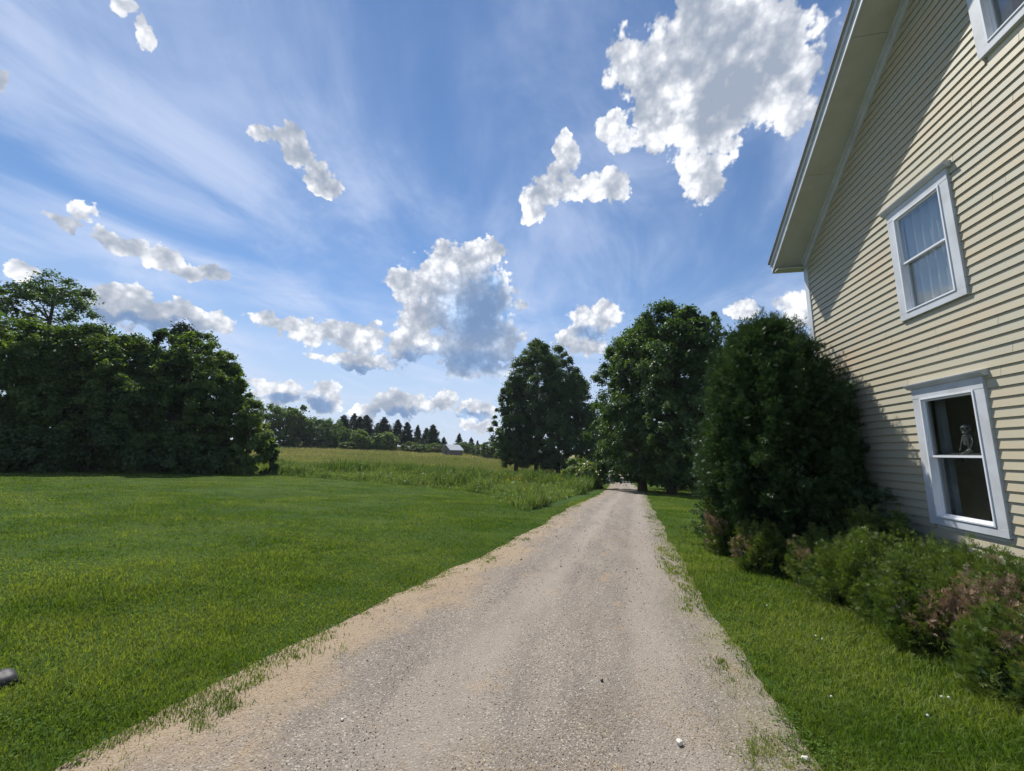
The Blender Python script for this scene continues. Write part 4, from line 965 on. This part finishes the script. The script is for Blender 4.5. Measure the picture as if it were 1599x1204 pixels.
# --- toy skeleton behind the upper pane
def skeleton():
    x, y, z = XW + .12, 5.41, 1.62
    m = MB(); m.ball((x, y, z + .335), (.042, .040, .048), 14, 10); m.ball((x - .012, y, z + .288), (.028, .026, .020), 10, 6)
    m.tube([(x, y, z + .29), (x + .004, y, z + .2), (x, y, z + .1)], [.008, .009, .010], 6)
    for k in range(5):
        zz = z + .245 - .022 * k; r = .043 - .004 * abs(k - 1.5)
        m.tube([(x + r * .7 * math.cos(t) - .01, y + r * math.sin(t), zz - .008 * math.cos(t)) for t in np.linspace(0, 2 * math.pi, 11)], [.0042] * 11, 4)
    m.ball((x, y, z + .09), (.022, .04, .02), 10, 6)
    for s in (-1, 1):
        m.tube([(x, y, z + .262), (x, y + s * .05, z + .258)], [.005, .006], 5)
        m.tube([(x, y + s * .05, z + .258), (x - .01, y + s * .072, z + .18), (x - .035, y + s * .06, z + .115)], [.006, .005, .006], 5)
        m.tube([(x, y + s * .024, z + .08), (x - .05, y + s * .035, z + .06), (x - .055, y + s * .035, z - .03)], [.008, .007, .006], 5)
        m.ball((x - .065, y + s * .035, z - .035), (.02, .010, .008), 8, 5)
        for q in range(4): m.tube([(x - .035, y + s * .06, z + .115), (x - .045, y + s * (.052 + q * .006), z + .092)], [.003, .002], 4)
    root = empty('skeleton_figurine', (x, y, z - .03), 'small white toy skeleton sitting behind the upper pane of the lower window', 'skeleton toy')
    o = m.build('body', M_['bone'], root, smooth=True); o.matrix_parent_inverse = Matrix.Translation((-x, -y, -z + .03))
    e = MB()
    for s in (-1, 1): e.ball((x - .78 * .034 + s * .62 * .017, y - .62 * .034 - s * .78 * .017, z + .337), (.013, .013, .014), 8, 6)
    e.ball((x - .78 * .042, y - .62 * .042, z + .314), (.006, .006, .009), 6, 5); o = e.build('eye_sockets', M_['dark'], root, smooth=True); o.matrix_parent_inverse = Matrix.Translation((-x, -y, -z + .03))
    # the shelf rail it sits on
    rb = MB(); rb.box(XW + .066, XW + .24, A[0] - .02, A[1] + .02, z + .045, z + .062); ob = rb.build('shelf', paint('shelf_wood', (.20, .17, .14), .6), house); ob.matrix_parent_inverse = Matrix.Translation((-8, -YR, 0))
skeleton()
# --- chair dimly seen in the room
def chair():
    x, y = XW + .75, 6.15
    root = empty('armchair', (x, y, .3), 'dim beige padded chair standing inside behind the lower pane', 'chair')
    def P(m, nm, mt, **k):
        o = m.build(nm, mt, root, **k); o.matrix_parent_inverse = Matrix.Translation((-x, -y, -.3)); return o
    P(MB().box(x - .25, x + .25, y - .26, y + .26, .66, .78), 'seat', M_['chair'], bevel=.03)
    P(MB().prism_y([(x + .18, .78), (x + .26, .78), (x + .34, 1.42), (x + .27, 1.44)], y - .24, y + .24), 'backrest', M_['chair'], bevel=.03)
    for a in (-1, 1):
        for b in (-1, 1): P(MB().tube([(x + a * .2, y + b * .21, .66), (x + a * .23, y + b * .23, .30)], [.02, .014], 6), 'leg', M_['bark'])
chair()

# ------------------------------------------------------------------ far shed
def shed():
    loc = at_px(706, 100); rz = R_(58); root = empty('shed', loc, 'small weathered shed with pale metal roof at the far edge of the field', 'shed', rz=rz)
    m = MB(); w, l, h, rg = 1.55, 1.9, 1.3, 2.4
    m.prism([(-w, -.5), (w, -.5), (w, h), (0, rg), (-w, h)], -l, l); m.build('wall', paint('weathered_boards', (.17, .155, .14), .85), root)
    r = MB()
    for s in (-1, 1):
        q = [(0, rg + .04), (s * (w + .3), h - .16), (s * (w + .3), h - .09), (0, rg + .12)]; r.prism(q if s > 0 else q[::-1], -l - .25, l + .25)
    r.build('roof', paint('pale_metal_roof', (.50, .52, .55), .4, spec=.5), root)
    d = MB(); d.box(-.7, .7, w + .01, w + .05, -.2, 1.1); d.build('door', M_['trim'], root)
    d = MB(); d.box(-l - .05, -l - .01, -.3, .3, .5, 1.1); d.build('window', M_['dark'], root)
shed()

# ------------------------------------------------------------------ small things
def rock(name, loc, s, mat, seed, label, cat, group=None):
    rng = np.random.default_rng(seed); m = MB(); m.ball((0, 0, 0), (1, 1, 1), 14, 9); V = np.array(m.v); d = unit(V); f = 1 + .10 * np.sin(4 * d[:, 0] + seed) + .09 * np.sin(5 * d[:, 1] + 2 * seed) + .07 * np.sin(7 * d[:, 2] + d[:, 0] * 4)
    for k in range(5 if mat == 'whitestone' else 0):
        nrm = unit(rng.normal(0, 1, 3)); q = V @ nrm; V = V - np.outer(np.maximum(q - .72, 0), nrm)
    m.v = [tuple(q) for q in V * f[:, None] * np.array(s)]
    o = m.build(name, M_[mat], None, smooth=(mat != 'whitestone')); o.location = loc; return tag(o, label, cat, group)
h = hit(1062, 1170); rock('stone', (h[0], h[1], float(road_z(h[0], h[1])) + .012), (.021, .017, .015), 'whitestone', 3, 'small chalky white stone on the gravel near the bottom of the photo', 'stone')
h = hit(1258, 1196); rock('stone', (h[0], h[1], gz1(h[0], h[1]) + .02), (.018, .015, .013), 'whitestone', 5, 'small white stone at the grass edge in the bottom right of the drive', 'stone')
h = hit(534, 1135); rock('stone', (h[0], h[1], float(road_z(h[0], h[1])) + .006), (.010, .009, .007), 'whitestone', 6, 'tiny white stone low on the left half of the drive', 'stone')
h = hit(940, 1076); rock('stone', (h[0], h[1], float(road_z(h[0], h[1])) + .008), (.011, .010, .009), 'darkstone', 7, 'dark pebble on the middle of the gravel drive', 'stone')
h = hit(-4, 1075); rock('boulder', (h[0], h[1], h[2] + .035), (.10, .085, .055), 'darkstone', 9, 'smooth dark grey rounded stone in the grass at the left edge of the photo', 'stone')
# white clover heads in the verge and a few by the bushes
cl = None
for i, (px, py, lab) in enumerate([(1198, 958, 'white clover head in the grass below the leftmost low bush'), (1276, 1010, 'white clover head in the middle of the right verge'), (1287, 1017, 'clover head beside another in the middle of the right verge'),
                              (1474, 1108, 'white clover head right of the verge middle near long grass'), (1484, 1112, 'clover head paired beside another near the long grass'), (1451, 1145, 'clover head low in the right verge'), (1300, 1112, 'small clover head near the drive edge on the right verge')]):
    h = hit(px, py); loc = (h[0], h[1], h[2])
    if cl is None:
        cl = empty('clover_flower', loc, lab, 'clover flower', 'white clover heads in the right verge'); m = MB(); m.tube([(0, 0, 0), (.004, .002, .07)], [.0015, .0012], 5); m.build('stem', M_['stem'], cl)
        m = MB(); rg = np.random.default_rng(4)
        m.ball((.004, .002, .076), (.0075, .0075, .007), 10, 7); m.build('flower_head', M_['clover'], cl)
    else: copy_thing(cl, loc, i * 1.1, (1, 1, 1 + .1 * (i % 3)), lab)
# pale broken branch lying at the foot of the evergreen
h0 = hit(1150, 868)
tw = MB(); tw.tube([(0, 0, .03), (.10, -.03, .06), (.24, -.07, .05), (.38, -.12, .10)], [.006, .006, .005, .002], 6); o = tw.build('twig', paint('bleached_wood', (.5, .48, .42), .8)); o.location = h0
tag(o, 'thin bleached twig in the grass at the foot of the huge evergreen', 'twig')

# ------------------------------------------------------------------ air
HAZE = 0.00022
if HAZE:
    hz = MB().box(-712, 712, -262, 912, -13, 26).build('haze', None if False else M_['ground'])
    g = G('air'); v = g.n('ShaderNodeVolumePrincipled', {'Color': (.80, .88, 1.0, 1), 'Density': HAZE, 'Anisotropy': .2})
    g.nt.links.new(v.outputs[0], g.out.inputs['Volume']); hz.data.materials.clear(); hz.data.materials.append(g.m); tag(hz, kind='stuff')
